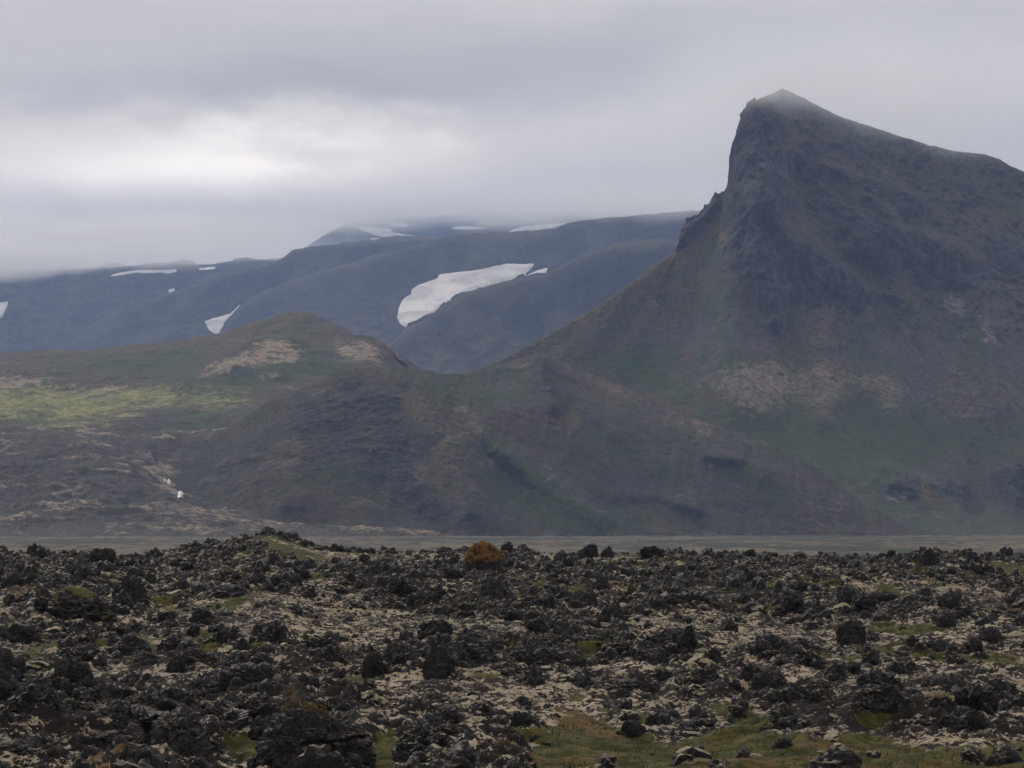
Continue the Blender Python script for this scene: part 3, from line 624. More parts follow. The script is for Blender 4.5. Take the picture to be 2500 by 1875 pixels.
# ------------------------------------------------------------------ snow
def bvh_of(name):
    o, P = BV[name]
    n, m = P.shape[:2]
    return BVHTree.FromPolygons(P.reshape(-1, 3).tolist(), grid_faces(n, m).tolist())
_b = {}
FARS = ['shoulder', 'far_mountain', 'mountain_ridge', 'far_plateau', 'cloud_covered_mountain']
def drape(name, poly, lift=3.0, step=2.5, rag=2.5, label='', cat='snow patch', obj='snow_patch', mat=None, group='snow patches on the far mountains', only=None):
    """a sheet of snow lying in the shape of poly on the mountain called name"""
    for k_ in (FARS if name in FARS else [name]):
        if k_ not in _b: _b[k_] = bvh_of(k_)
    bvs = [_b[k_] for k_ in (FARS if name in FARS else [name])]
    a = np.array(poly, float); x0, y0 = a.min(0) - 6; x1, y1 = a.max(0) + 6
    gx = np.arange(x0, x1, step); gy = np.arange(y0, y1, step * .8)
    X, Y = np.meshgrid(gx, gy)
    q = np.stack([X, Y, 0 * X], -1)
    Xw = X + fbm(q, 14, 4, .6, seed=301) * rag * 2; Yw = Y + fbm(q, 14, 4, .6, seed=305) * rag
    ins = np.zeros(X.shape, bool); n = len(a); dist = np.full(X.shape, 1e9)
    for i in range(n):
        (ax, ay), (bx, by_) = a[i], a[(i + 1) % n]
        if ay != by_: ins ^= ((ay > Yw) != (by_ > Yw)) & (Xw < (bx - ax) * (Yw - ay) / (by_ - ay) + ax)
        L = (bx - ax) ** 2 + (by_ - ay) ** 2 + 1e-9; t = np.clip(((Xw - ax) * (bx - ax) + (Yw - ay) * (by_ - ay)) / L, 0, 1)
        dist = np.minimum(dist, np.hypot(Xw - ax - t * (bx - ax), Yw - ay - t * (by_ - ay)))
    sd_ = np.where(ins, dist, -dist)
    idx = -np.ones(X.shape, int); V = []
    for j, i in zip(*np.where(sd_ > -step * 1.2)):
        d = pt(X[j, i], Y[j, i], 1000.0) - CAM; d = Vector(d).normalized()
        hits = [h_ for h_ in (b_.ray_cast(Vector(CAM), d) for b_ in bvs) if h_[0] is not None]
        if not hits: continue
        hit = min(hits, key=lambda h_: h_[3])
        h = np.clip((sd_[j, i] + 1.0) / 6, -1.2, 1) * lift
        nn = hit[1] if hit[1].dot(d) < 0 else -hit[1]
        p = hit[0] + nn * h * .6 + Vector((0, 0, h * .4)); idx[j, i] = len(V); V.append(p[:])
    fc = [(idx[j, i], idx[j, i + 1], idx[j + 1, i + 1], idx[j + 1, i]) for j in range(X.shape[0] - 1) for i in range(X.shape[1] - 1)
          if min(idx[j, i], idx[j, i + 1], idx[j + 1, i + 1], idx[j + 1, i]) >= 0]
    # keep the one largest connected piece
    par_ = {}
    def find(a_):
        while par_.setdefault(a_, a_) != a_: par_[a_] = par_[par_[a_]]; a_ = par_[a_]
        return a_
    Vn = np.array(V)
    def short(f_): 
        return max(np.linalg.norm(Vn[f_[q]] - Vn[f_[(q + 1) % 4]]) for q in range(4))
    ln = np.array([short(f_) for f_ in fc]) if fc else np.zeros(0)
    fc = [f_ for f_, l_ in zip(fc, ln) if l_ < 9 * np.median(ln)]
    for f_ in fc:
        for q in (1, 2, 3): par_[find(int(f_[q]))] = find(int(f_[0]))
    if fc:
        rt = [find(int(f_[0])) for f_ in fc]; best = max(set(rt), key=rt.count)
        fc = [f_ for f_, r_ in zip(fc, rt) if r_ == best]
    V = np.array(V)
    if len(fc):
        used, inv = np.unique(np.array(fc), return_inverse=True); V = V[used]; fc = list(inv.reshape(-1, 4))
    if len(fc) == 0: print('no snow', label); return
    fc = np.array(fc)
    o = mesh_np(obj, V, fc[:, ::-1], mat or M_snow)
    return tag(o, label, cat, group)

c3 = lambda l: [(800 + x * .452, 450 + y * .452) for x, y in l]
c2 = lambda l: [(x * .452, 450 + y * .452) for x, y in l]
drape('far_mountain', c3([(375, 715), (385, 670), (400, 635), (430, 605), (452, 597), (455, 572), (480, 550), (540, 528), (590, 510), (605, 490), (640, 485), (700, 477), (800, 467), (880, 450), (960, 432), (1000, 430), (1060, 433), (1108, 430), (1108, 440), (1090, 462), (1068, 478), (1066, 512), (1000, 518), (940, 525), (860, 548), (780, 575), (720, 605), (640, 655), (570, 700), (520, 740), (470, 770), (440, 775), (400, 760)]),
      5.0, 2.5, 2.0, 'largest white snow field, lying diagonally across the blue mountain')
drape('far_mountain', c3([(1072, 500), (1085, 488), (1130, 468), (1188, 452), (1182, 466), (1170, 488), (1120, 504), (1074, 510)]), 3, 2, 1, 'small pointed snow patch touching the upper right tip of the largest snow field')
drape('cloud_covered_mountain', c3([(160, 228), (230, 236), (340, 243), (352, 262), (430, 275), (515, 288), (470, 302), (420, 306), (360, 296), (300, 285), (250, 270), (200, 252)]), 4, 2, 1.5, 'bright slanting snow wedge just under the cloud above the flat ridge')
drape('cloud_covered_mountain', c3([(230, 292), (262, 290), (288, 300), (262, 306), (240, 303)]), 3, 1.5, .8, 'tiny snow streak just below the bright slanting snow wedge')
drape('cloud_covered_mountain', c3([(980, 255), (1040, 232), (1180, 215), (1300, 208), (1236, 240), (1100, 252)]), 3, 2.5, 3, 'hazy snow strip along the skyline of the blue mountain')
drape('cloud_covered_mountain', c3([(310, 210), (400, 212), (440, 226), (380, 228)]), 3, 2, 2, 'faint snow streak in the cloud above the bright slanting wedge')
drape('cloud_covered_mountain', c3([(670, 240), (700, 228), (760, 228), (860, 236), (780, 242)]), 3, 2, 2, 'faint snow speck in the cloud between wedge and skyline strip')
drape('far_plateau', c2([(597, 496), (640, 480), (720, 468), (790, 465), (880, 466), (950, 462), (953, 470), (910, 480), (860, 474), (800, 478), (740, 474), (660, 488)]), 4, 1.6, .8, 'long thin snow strip under the cloud on the mountain furthest left')
drape('far_plateau', c2([(1075, 456), (1120, 450), (1165, 448), (1155, 456), (1110, 461), (1080, 462)]), 3, 1.6, .8, 'short thin snow dash right of the long thin strip')
drape('far_plateau', c2([(912, 570), (940, 563), (943, 572), (922, 584), (912, 580)]), 3, 1.3, .6, 'tiny lone snow speck below the long thin strip')
drape('far_plateau', c2([(1108, 740), (1140, 730), (1180, 718), (1210, 710), (1250, 700), (1290, 655), (1308, 660), (1306, 685), (1270, 720), (1230, 760), (1200, 795), (1175, 812), (1150, 800), (1125, 780)]), 4, 1.8, 1.8, 'forked snow patch in the gully behind the brown hill')
drape('far_plateau', c2([(1100, 843), (1120, 828), (1160, 822), (1150, 835), (1120, 848)]), 3, 1.3, .8, 'small snow scrap directly below the forked gully patch')
drape('far_plateau', c2([(1055, 842), (1065, 832), (1082, 838), (1078, 848)]), 3, 1.2, .4, 'round snow dot left of the scrap below the gully patch')
drape('far_plateau', c2([(-40, 650), (0, 642), (42, 634), (38, 655), (20, 690), (12, 716), (-20, 730), (-40, 720)]), 4, 2, 1.5, 'snow patch cut by the left edge of the photo')

# ---- white water in the gully left of the dome hill
def water_material():
    m, t, b, out = new_mat('white_water'); b.inputs['Base Color'].default_value = (.75, .78, .82, 1); b.inputs['Roughness'].default_value = .5
    pos = t.new('ShaderNodeNewGeometry').outputs['Position']
    t.l.new(t.mix(t.mapr(t.noise(pos, .9, 4, .7), .4, .6), (.8, .82, .86), (.35, .38, .42)), b.inputs['Base Color']); return m
M_water = water_material()
c4 = lambda l: [(x * .565, 900 + y * .565) for x, y in l]
for poly, lab in [([(768, 555), (772, 530), (785, 526), (792, 540), (786, 552), (798, 566), (790, 572), (776, 562)], 'larger lower cascade of white water in the dark gully'),
                  ([(722, 490), (728, 478), (738, 484), (735, 498), (726, 498)], 'smaller upper cascade of white water in the dark gully'),
                  ([(706, 480), (716, 478), (718, 484), (708, 486)], 'thin white trickle at the head of the dark gully')]:
    q = c4(poly)
    for nm in ('meadow_hills', 'hill'):
        pass
    dd = []
    for nm in ('meadow_hills', 'hill'):
        if nm not in _b: _b[nm] = bvh_of(nm)
        c = np.mean(q, 0); h = _b[nm].ray_cast(Vector(CAM), Vector(pt(c[0], c[1], 1000.) - CAM).normalized())
        if h[0] is not None: dd.append((h[3], nm))
    drape(min(dd)[1], q, 1.6, .9, .3, lab, 'waterfall', 'waterfall', M_water, 'white cascades in the gully')

# ------------------------------------------------------------------ the near lava field
crest_px = np.array([(-600, 1350), (0, 1357), (150, 1358), (200, 1352), (300, 1366), (360, 1362), (430, 1352), (500, 1345), (560, 1342), (620, 1328), (660, 1319), (700, 1330), (760, 1348), (850, 1355), (1000, 1359), (1200, 1356), (1400, 1360), (1600, 1362), (1700, 1366), (1900, 1370),
    (2100, 1372), (2200, 1372), (2270, 1366), (2330, 1368), (2400, 1372), (2500, 1378), (3100, 1385)], float)
CRD = 130.0
zc_px = crest_px[:, 0]; zc_z = pt(crest_px[:, 0], crest_px[:, 1] + 3, CRD)[:, 2]
Z40 = CAM[2] - 3.3
def fg_base(x, y):
    px = 1250 + x / np.maximum(y, 5.) / K
    zc = np.interp(px, zc_px, zc_z)
    t = (y - 40) / (CRD - 40)
    z = Z40 + (zc - Z40) * np.where(t < 0, t, t)
    # beyond the crest the field rolls over and falls to the valley floor
    over = np.clip(y - CRD, 0, None)
    z = np.where(y > CRD, zc - 0.0012 * over ** 2, z)
    z = np.where(y < 30, Z40 - (10 / 90.) * (zc - Z40) , z)
    return np.maximum(z, GZ - 3)
def clinker(x, y):
    """where the broken crust is piled up"""
    P = np.stack([x, y, 0 * x], -1)
    return fbm(P, 6, 4, .6, seed=501) * .5 + fbm(P, 20, 2, .5, seed=505) * .35 + fbm(P, 2.2, 3, .6, seed=507) * .22
def fg_z(x, y):
    P = np.stack([x, y, 0 * x], -1)
    k = 1 - .7 * np.exp(-((y - CRD) / 10) ** 2)
    return fg_base(x, y) + k * (fbm(P, 14, 3, .5, seed=401) * .55 + fbm(P, 4.2, 3, .5, seed=403) * .22) + fbm(P, 1.3, 3, .55, seed=407) * .10 * np.clip(60 / np.maximum(y, 20), .6, 1.4) + sstep(clinker(x, y), -.05, .3) * .22 * k

FZ = dict(
 green=zraster([[(1290,1875),(1330,1790),(1420,1745),(1480,1770),(1560,1800),(1640,1830),(1760,1800),(1850,1790),(1960,1815),(2120,1812),(2260,1835),(2400,1830),(2900,1800),(2900,1900),(1290,1900)],
   (.9,[(1720,1740),(1790,1725),(1850,1745),(1900,1760),(1850,1790),(1800,1785)]), (.75,[(2090,1760),(2150,1745),(2190,1770),(2150,1790),(2100,1785)]), (.9,[(540,1810),(600,1800),(650,1840),(640,1870),(560,1870)]), (.8,[(915,1800),(960,1790),(990,1830),(960,1880),(910,1880)]),
   (.9,[(270,1575),(330,1560),(400,1580),(420,1600),(380,1610),(300,1600)]), (.7,[(30,1600),(110,1595),(125,1620),(60,1635)]), (.7,[(190,1730),(260,1740),(270,1770),(210,1770)]), (.9,[(560,1330),(660,1316),(760,1345),(810,1370),(800,1385),(700,1372),(650,1345)]), (.6,[(630,1380),(850,1420),(780,1430),(640,1400)]),
   (.8,[(350,1460),(420,1470),(440,1500),(380,1490)]), (.8,[(285,1355),(360,1357),(350,1372),(290,1368)]), (.8,[(1230,1410),(1310,1420),(1290,1440),(1230,1430)]), (.7,[(1380,1435),(1440,1440),(1420,1460),(1385,1455)]), (.8,[(1800,1425),(1920,1430),(1900,1450),(1820,1450)]), (.8,[(2290,1452),(2370,1455),(2350,1470),(2300,1468)]),
   (.8,[(2410,1375),(2500,1385),(2560,1400),(2500,1410),(2420,1400)]), (.8,[(1375,1700),(1430,1690),(1430,1720),(1380,1725)]), (.6,[(2340,1590),(2410,1590),(2400,1605),(2350,1605)]), (.6,[(800,1310),(850,1350),(790,1345)]), (.7,[(560,1540),(590,1530),(600,1560)]), (.5,[(1540,1370),(1700,1380),(1750,1400),(1650,1400)])], 2),
 orange=zraster([(.8,[(1340,1740),(1420,1750),(1500,1790),(1560,1820),(1480,1810),(1380,1790)]), (.7,[(2000,1815),(2150,1830),(2050,1850),(1900,1835)]), (.7,[(150,1860),(300,1850),(400,1875),(200,1880)]), (.7,[(1700,1855),(2500,1862),(2500,1875),(1700,1875)]), (.45,[(640,1725),(720,1715),(800,1710),(880,1725),(860,1740),(660,1745)]), (.6,[(10,1450),(90,1450),(110,1475),(20,1470)]),
   (.6,[(2050,1495),(2110,1490),(2120,1505),(2060,1510)]), (.5,[(1330,1590),(1400,1600),(1360,1615)])], 2))

def lichen_base(t, pos):
    n2 = t.noise(pos, .35, 5, .62); n3 = t.noise(pos, 2.2, 5, .68); n4 = t.noise(pos, 9.0, 3, .7)
    return n2, n3, n4

def field_material():
    m, t, b, out = new_mat('lava_moss_ground')
    pos = t.new('ShaderNodeNewGeometry').outputs['Position']
    n2, n3, n4 = lichen_base(t, pos)
    moss = t.mix(t.mapr(n2, .38, .6), (0.33, 0.275, 0.205), (0.25, 0.21, 0.16))
    moss = t.mix(t.mapr(n3, .52, .68), moss, (0.31, 0.28, 0.18))
    # gritty black clinker showing through
    ca = t.new('ShaderNodeAttribute', attribute_name='clinker').outputs['Fac']
    hole = t.mapr(t.math('ADD', t.math('MULTIPLY', ca, .085), t.math('ADD', t.math('MULTIPLY', n3, .62), t.math('ADD', t.math('MULTIPLY', n4, .62), t.math('MULTIPLY', n2, .10)))), .625, .675)
    col = t.mix(hole, moss, (0.014, 0.012, 0.013))
    e = t.math('ADD', t.math('MULTIPLY', t.math('SUBTRACT', n3, .5), 1.2), t.math('MULTIPLY', t.math('SUBTRACT', n2, .5), .8))
    g = t.new('ShaderNodeAttribute', attribute_name='green').outputs['Fac']
    fg = t.mapr(t.math('ADD', g, t.math('MULTIPLY', e, t.mapr(g, 0, .15))), .3, .6)
    gcol = t.mix(t.mapr(n3, .42, .62), (0.028, 0.032, 0.008), (0.080, 0.070, 0.020))
    col = t.mix(fg, col, gcol)
    o = t.new('ShaderNodeAttribute', attribute_name='orange').outputs['Fac']
    fo = t.mapr(t.math('ADD', o, t.math('MULTIPLY', e, t.mapr(o, 0, .15))), .3, .7)
    col = t.mix(fo, col, t.mix(t.mapr(n4, .4, .6), (0.085, 0.048, 0.018), (0.11, 0.075, 0.026)))
    t.l.new(col, b.inputs['Base Color'])
    bp = t.new('ShaderNodeBump'); bp.inputs['Strength'].default_value = 1.0; bp.inputs['Distance'].default_value = .12
    t.l.new(t.math('ADD', n3, t.math('MULTIPLY', n4, .5)), bp.inputs['Height']); t.l.new(bp.outputs[0], b.inputs['Normal'])
    return m

yy = np.concatenate([np.linspace(-30, 30, 10), np.exp(np.linspace(np.log(32), np.log(CRD + 6), 900)), np.linspace(CRD + 7, 210, 60)])
uu = np.linspace(-1, 1, 1100)
X = uu[None, :] * (10 + .235 * np.clip(yy, 20, None))[:, None]
Y = np.broadcast_to(yy[:, None], X.shape)
Pf = np.stack([X, Y, fg_z(X, Y)], -1)
fpx, fpy = proj(Pf)
kk = (1 - sstep(Y, 60, 130) * .5)
lump = fbm(Pf * np.array([1, 1, 0]), .9, 5, .6, True, seed=411)
Pf[..., 2] += np.clip(lump - .1, 0, 1) * (.20 + .22 * sstep(clinker(X, Y), -.1, .3)) * (1 - zsample(FZ['green'], fpx, fpy) * .7)
field = mesh_np('lava_field', Pf.reshape(-1, 3), grid_faces(*Pf.shape[:2]), field_material())
q = np.stack([fpx / 30, fpy / 12, 0 * fpx], -1)
wx = fbm(q, 1, 4, .6, seed=421) * 25; wy = fbm(q, 1, 4, .6, seed=425) * 10
def field_green(x, y, px, py):
    P = np.stack([x, y, 0 * x], -1)
    g = zsample(FZ['green'], px, py)
    g2 = sstep(fbm(P * np.array([1.2, 1, 1]), 7, 4, .55, seed=431), .14, .36) * .8
    return np.maximum(g, g2)
attr(field, 'green', field_green(X, Y, fpx + wx, fpy + wy))
attr(field, 'orange', np.maximum(zsample(FZ['orange'], fpx + wx, fpy + wy), sstep(fbm(Pf * np.array([1, 1, 0]), 5, 4, .55, seed=441), .30, .48) * .6))
attr(field, 'clinker', sstep(clinker(X, Y), -.1, .3))
kind(field, 'structure', 'near field of black lava and pale moss')

def lava_material(name='lava_rock', cap=(0.32, 0.265, 0.19), lo=.70, hi=1.0, amount=0.5, dark=1.0):
    m, t, b, out = new_mat(name); b.inputs['Roughness'].default_value = .62; b.inputs['Specular IOR Level'].default_value = .4
    g = t.new('ShaderNodeNewGeometry'); pos = g.outputs['Position']
    n3 = t.noise(pos, 3.0, 5, .7); n4 = t.noise(pos, 14.0, 4, .75); n1 = t.noise(pos, .25, 3, .5)
    col = t.mix(t.mapr(n3, .35, .65), tuple(dark * v for v in (0.006, 0.0055, 0.006)), tuple(dark * v for v in (0.026, 0.024, 0.028)))
    col = t.mix(t.mapr(n4, .60, .74), col, tuple(dark * v for v in (0.17, 0.16, 0.17)))  # greyish lichen flecks, lightened so they also paint highlights on the rock
    nz = t.sep(g.outputs['Normal'])[2]
    f = t.mapr(t.math('ADD', nz, t.math('MULTIPLY', t.math('SUBTRACT', n3, .5), 1.5)), lo, hi)
    f = t.math('MULTIPLY', f, t.mapr(n1, .42, .58, amount * .4, amount * 1.5))
    col = t.mix(f, col, t.mix(t.mapr(n1, .35, .65), cap, tuple(c * s for c, s in zip(cap, (.85, .88, .7)))))
    t.l.new(col, b.inputs['Base Color'])
    bp = t.new('ShaderNodeBump'); bp.inputs['Strength'].default_value = 1.0; bp.inputs['Distance'].default_value = .09
    t.l.new(t.math('ADD', t.math('MULTIPLY', n3, 1.2), n4), bp.inputs['Height']); t.l.new(bp.outputs[0], b.inputs['Normal'])
    return m
M_lava = lava_material()
M_lava_bare = lava_material('bare_lava', amount=.22)

def ico(sub):
    import bmesh
    bm = bmesh.new(); bmesh.ops.create_icosphere(bm, subdivisions=sub, radius=1)
    V = np.array([v.co[:] for v in bm.verts]); Fc = np.array([[v.index for v in f.verts] for f in bm.faces]); bm.free()
    return V, Fc
ICO = {s: ico(s) for s in (3, 4, 5, 6)}

def rock_verts(sub, seed, shape=(1, 1, .8), jag=.55, fine=.2, blocky=0.):
    """a clinkery lava rock about 2 across, standing on z = 0"""
    V, Fc = ICO[sub]; P = V.copy()
    if blocky: P = np.sign(P) * np.abs(P) ** (1 - blocky); P /= np.max(np.abs(P))
    off = seed * 13.7
    r = 1 + fbm(V + off, 1.15, 2, .5, seed=seed) * jag * 1.1
    r = r + (fbm(V + off, .62, 4, .62, True, seed=seed + 3) - .25) * jag * .75
    if sub >= 4: r = r + fbm(V + off, .17, 3, .65, True, seed=seed + 9) * fine * .55
    r = np.maximum(r, .3)
    P = P * r[:, None] * np.array(shape)
    P[:, 2] = np.where(P[:, 2] < -.35 * shape[2], -.35 * shape[2] + (P[:, 2] + .35 * shape[2]) * .25, P[:, 2])
    s = 2. / (P[:, 0].max() - P[:, 0].min()); P = P * s
    P[:, 2] -= P[:, 2].min() + .12
    P[:, 0] -= (P[:, 0].max() + P[:, 0].min()) / 2
    return P, Fc

# ---- the boulders one can point out: photo box (x0, x1, top, bottom), shape, label
SP = [
 (622, 925, 1712, 1905, 'boulder', 'large black cracked boulder with a mossy brow cut by the bottom edge', dict(jag=.34, fine=.30, blocky=.12), 'bare', 6),
 (1128, 1230, 1322, 1415, 'boulder', 'boulder capped with orange moss standing up on the skyline', dict(jag=.24, fine=.25, blocky=.25), 'lava', 5),
 (1030, 1120, 1572, 1672, 'boulder', 'tall upright dark block right of the heap in the middle of the field', dict(jag=.35, fine=.2, blocky=.3), 'bare', 5),
 (870, 960, 1588, 1668, 'lava_rock', 'rough dark heap left of the tall upright block', dict(jag=.5, fine=.25), 'bare', 5),
 (2040, 2118, 1512, 1592, 'boulder', 'dark barrel shaped boulder alone on pale moss right of centre', dict(jag=.28, fine=.2, blocky=.25), 'bare', 5),
 (1858, 2022, 1652, 1745, 'lava_rock', 'wide jagged black outcrop above the grass in the lower right', dict(jag=.55, fine=.25), 'lava', 5),
 (2240, 2345, 1690, 1760, 'lava_rock', 'dark rock with pale mossy brow above the biggest rock of the right corner', dict(jag=.45, fine=.2), 'lava', 5),
 (2290, 2420, 1722, 1808, 'boulder', 'biggest black rock of the lower right corner, right at the grass edge', dict(jag=.4, fine=.2), 'bare', 5),
 (112, 300, 1430, 1528, 'lava_rock', 'tall shaggy outcrop with greenish moss on top at the left', dict(jag=.5, fine=.25), 'greenish', 5),
 (212, 285, 1336, 1390, 'lava_rock', 'knobbly dark rock sticking up on the left skyline', dict(jag=.5, fine=.25), 'bare', 5),
 (1415, 1462, 1324, 1372, 'lava_rock', 'upright dark rock on the skyline right of the orange capped boulder', dict(jag=.45, fine=.2, blocky=.2), 'bare', 5),
 (1466, 1500, 1332, 1370, 'lava_rock', 'smaller twin peaked rock directly right of the upright skyline rock', dict(jag=.5, fine=.2), 'bare', 4),
 (1558, 1622, 1333, 1378, 'boulder', 'flat topped dark block on the skyline right of centre', dict(jag=.35, fine=.2, blocky=.4), 'bare', 5),
 (2235, 2300, 1336, 1395, 'lava_rock', 'pointed black rock making the highest tip of the right skyline', dict(jag=.5, fine=.2), 'bare', 5),
 (2350, 2410, 1345, 1398, 'lava_rock', 'pinnacled dark rock on the skyline right of the highest tip', dict(jag=.55, fine=.25), 'bare', 5),
 (2404, 2420, 1350, 1378, 'lava_rock', 'thin dark spike right of the pinnacled skyline rock', dict(jag=.4, fine=.2), 'bare', 4),
 (1232, 1322, 1735, 1800, 'boulder', 'dark layered block at the left end of the lower grass', dict(jag=.4, fine=.2, blocky=.2), 'bare', 5),
 (1224, 1300, 1788, 1850, 'boulder', 'black rock leaning in front of the dark layered block', dict(jag=.4, fine=.2, blocky=.1), 'bare', 5),
 (1245, 1300, 1698, 1745, 'lava_rock', 'very dark crag directly behind the layered block', dict(jag=.5, fine=.2), 'bare', 5),
 (1372, 1445, 1462, 1500, 'boulder', 'squat very black boulder in the upper middle of the field', dict(jag=.35, fine=.2), 'bare', 5),
 (1170, 1232, 1404, 1476, 'boulder', 'paler grey boulder just below the orange capped one', dict(jag=.4, fine=.2, blocky=.25), 'grey', 5),
 (325, 400, 1588, 1635, 'boulder', 'rounded grey lichen boulder at the left', dict(jag=.3, fine=.2), 'grey', 5),
 (400, 455, 1595, 1660, 'boulder', 'darker upright boulder touching the rounded grey one', dict(jag=.35, fine=.2), 'bare', 5),
 (480, 620, 1425, 1475, 'lava_rock', 'long dark rocky ledge in the upper left of the field', dict(jag=.5, fine=.2), 'bare', 5),
 (690, 800, 1640, 1715, 'lava_rock', 'rugged black mass directly behind the large cracked boulder', dict(jag=.5, fine=.25), 'lava', 5),
 (405, 530, 1795, 1880, 'lava_rock', 'shadowy jagged rock left of the large cracked boulder at the bottom edge', dict(jag=.55, fine=.25), 'bare', 5),
 (205, 255, 1785, 1845, 'boulder', 'upright mossy topped boulder near the lower left', dict(jag=.35, fine=.2), 'moss', 5),
 (75, 150, 1725, 1775, 'boulder', 'speckled dark boulder beside green moss near the lower left corner', dict(jag=.4, fine=.2), 'lava', 5),
 (80, 160, 1820, 1880, 'lava_rock', 'dark rock in the lower left corner at the bottom edge', dict(jag=.5, fine=.2), 'bare', 5),
 (2285, 2340, 1495, 1548, 'lava_rock', 'bushy looking dark rock in the right middle of the field', dict(jag=.5, fine=.25), 'bare', 5),
 (2385, 2455, 1528, 1580, 'lava_rock', 'black humped rock near the right edge in the middle of the field', dict(jag=.5, fine=.2), 'bare', 5),
 (2240, 2275, 1432, 1468, 'boulder', 'small very black stump below the highest tip of the right skyline', dict(jag=.4, fine=.2, blocky=.2), 'bare', 4),
 (1885, 1945, 1800, 1838, 'boulder', 'dark boulder alone at the upper edge of the grass', dict(jag=.4, fine=.2), 'lava', 5),
 (1500, 1580, 1755, 1812, 'lava_rock', 'cluster of dark rock between pale moss cushions left of the grass', dict(jag=.55, fine=.2), 'lava', 5),
 (1490, 1545, 1680, 1722, 'boulder', 'very black rounded rock in the lower middle of the field', dict(jag=.35, fine=.2), 'bare', 5),
 (1570, 1640, 1590, 1640, 'lava_rock', 'humped black rock on pale moss right of centre', dict(jag=.45, fine=.2), 'bare', 5),
 (0, 70, 1395, 1450, 'lava_rock', 'dark rock mass at the left edge just below the skyline', dict(jag=.5, fine=.25), 'bare', 5),
 (0, 90, 1520, 1580, 'lava_rock', 'dark rock mass at the left edge in the middle of the field', dict(jag=.5, fine=.25), 'bare', 5),
]
REFS = ['the large cracked boulder', 'the orange capped boulder', 'the tall upright block', 'the heap left of the upright block', 'the barrel shaped boulder', 'the wide jagged outcrop', 'the pale browed rock', 'the big black corner rock', 'the shaggy green topped outcrop', 'the knobbly left skyline rock', 'the upright skyline rock', 'the twin peaked skyline rock', 'the flat topped skyline block', 'the highest skyline tip', 'the pinnacled skyline rock', 'the thin skyline spike', 'the dark layered block', 'the leaning rock', 'the very dark crag', 'the squat very black boulder', 'the paler grey boulder', 'the rounded grey boulder', 'the darker boulder beside the grey one', 'the long dark ledge', 'the rugged black mass', 'the shadowy bottom edge rock', 'the mossy topped upright boulder', 'the speckled corner boulder', 'the lower left corner rock', 'the bushy looking rock', 'the black humped rock at right', 'the small black stump', 'the lone boulder at the grass', 'the cluster left of the grass', 'the very black rounded rock', 'the humped rock right of centre', 'the left edge skyline mass', 'the left edge middle mass']
assert len(REFS) == len(SP)
M_orange = lava_material('orange_cap', (0.20, 0.085, 0.022), .05, .55, 1.1)
M_mossy = lava_material('mossy_brow', (0.10, 0.085, 0.03), .75, 1.1, .8)
M_greenish = lava_material('greenish_cap', (0.14, 0.13, 0.06), .25, .8, .8)
M_grey = lava_material('grey_lichen', (0.16, 0.155, 0.15), .4, 1.0, .6, 1.7)
MATS = dict(moss=M_mossy, orange=M_orange, bare=M_lava_bare, lava=M_lava, greenish=M_greenish, grey=M_grey)

def field_hit(px, py):
    """distance at which the line of sight through (px, py) meets the field"""
    D = np.linspace(34, 150, 900); P = pt(px, py, D); z = fg_z(P[:, 0], P[:, 1])
    k = np.nonzero(P[:, 2] <= z)[0]
    return D[k[0]] if len(k) else CRD - 2
placed = []
def cap_material(name, c1, c2):
    m, t, b, out = new_mat(name); pos = t.new('ShaderNodeNewGeometry').outputs['Position']
    n = t.noise(pos, 3., 5, .65); n2 = t.noise(pos, 30., 3, .7)
    t.l.new(t.mix(t.mapr(n2, .3, .7, 0, .5), t.mix(t.mapr(n, .38, .62), c1, c2), tuple(.4 * v for v in c1)), b.inputs['Base Color'])
    bp = t.new('ShaderNodeBump'); bp.inputs['Strength'].default_value = 1.; bp.inputs['Distance'].default_value = .04
    t.l.new(n2, bp.inputs['Height']); t.l.new(bp.outputs[0], b.inputs['Normal']); return m
def add_cap(o, V, Fc, zfrac, nzmin, mat, label):
    """the cushion of moss growing over the top of a boulder"""
    a, b, c = V[Fc[:, 0]], V[Fc[:, 1]], V[Fc[:, 2]]
    n = np.cross(b - a, c - a); n /= np.linalg.norm(n, axis=1, keepdims=True) + 1e-9
    mid = (a + b + c) / 3; z0, z1 = V[:, 2].min(), V[:, 2].max(); wob = fbm(mid, .45, 3, .6, seed=71)
    k = ((mid[:, 2] - z0) / (z1 - z0) + wob * .16 > zfrac) & (n[:, 2] + wob * .5 > nzmin)
    vn = np.zeros_like(V)
    for q in range(3): np.add.at(vn, Fc[:, q], n)
    vn /= np.linalg.norm(vn, axis=1, keepdims=True) + 1e-9
    idx = np.unique(Fc[k]); cnt = np.bincount(Fc[k].ravel(), minlength=len(V)); full = np.bincount(Fc.ravel(), minlength=len(V))
    lift = np.where(cnt == full, .05 + .03 * fbm(V, .2, 3, .6, seed=73), -.01)
    W = V + vn * lift[:, None]
    mp = -np.ones(len(V), int); mp[idx] = np.arange(len(idx))
    c_ = mesh_np('moss_cap', W[idx], mp[Fc[k]], mat, parent=o); c_['label'] = label
CAPS = {0: (.90, .45, cap_material('olive_moss', (.075, .068, .020), (.085, .05, .02)), 'olive and rusty moss on the brow'),
        1: (.50, -.1, cap_material('orange_moss', (.19, .095, .034), (.10, .065, .028)), 'thick orange brown moss cap'),
        8: (.72, .1, cap_material('green_grey_moss', (.14, .125, .055), (.07, .07, .03)), 'shaggy greenish moss on top'),
        6: (.75, .2, cap_material('pale_moss', (.30, .26, .15), (.20, .17, .10)), 'pale moss brow'),
        26: (.75, .2, cap_material('beige_moss', (.27, .23, .16), (.2, .17, .11)), 'beige moss cushion on top')}
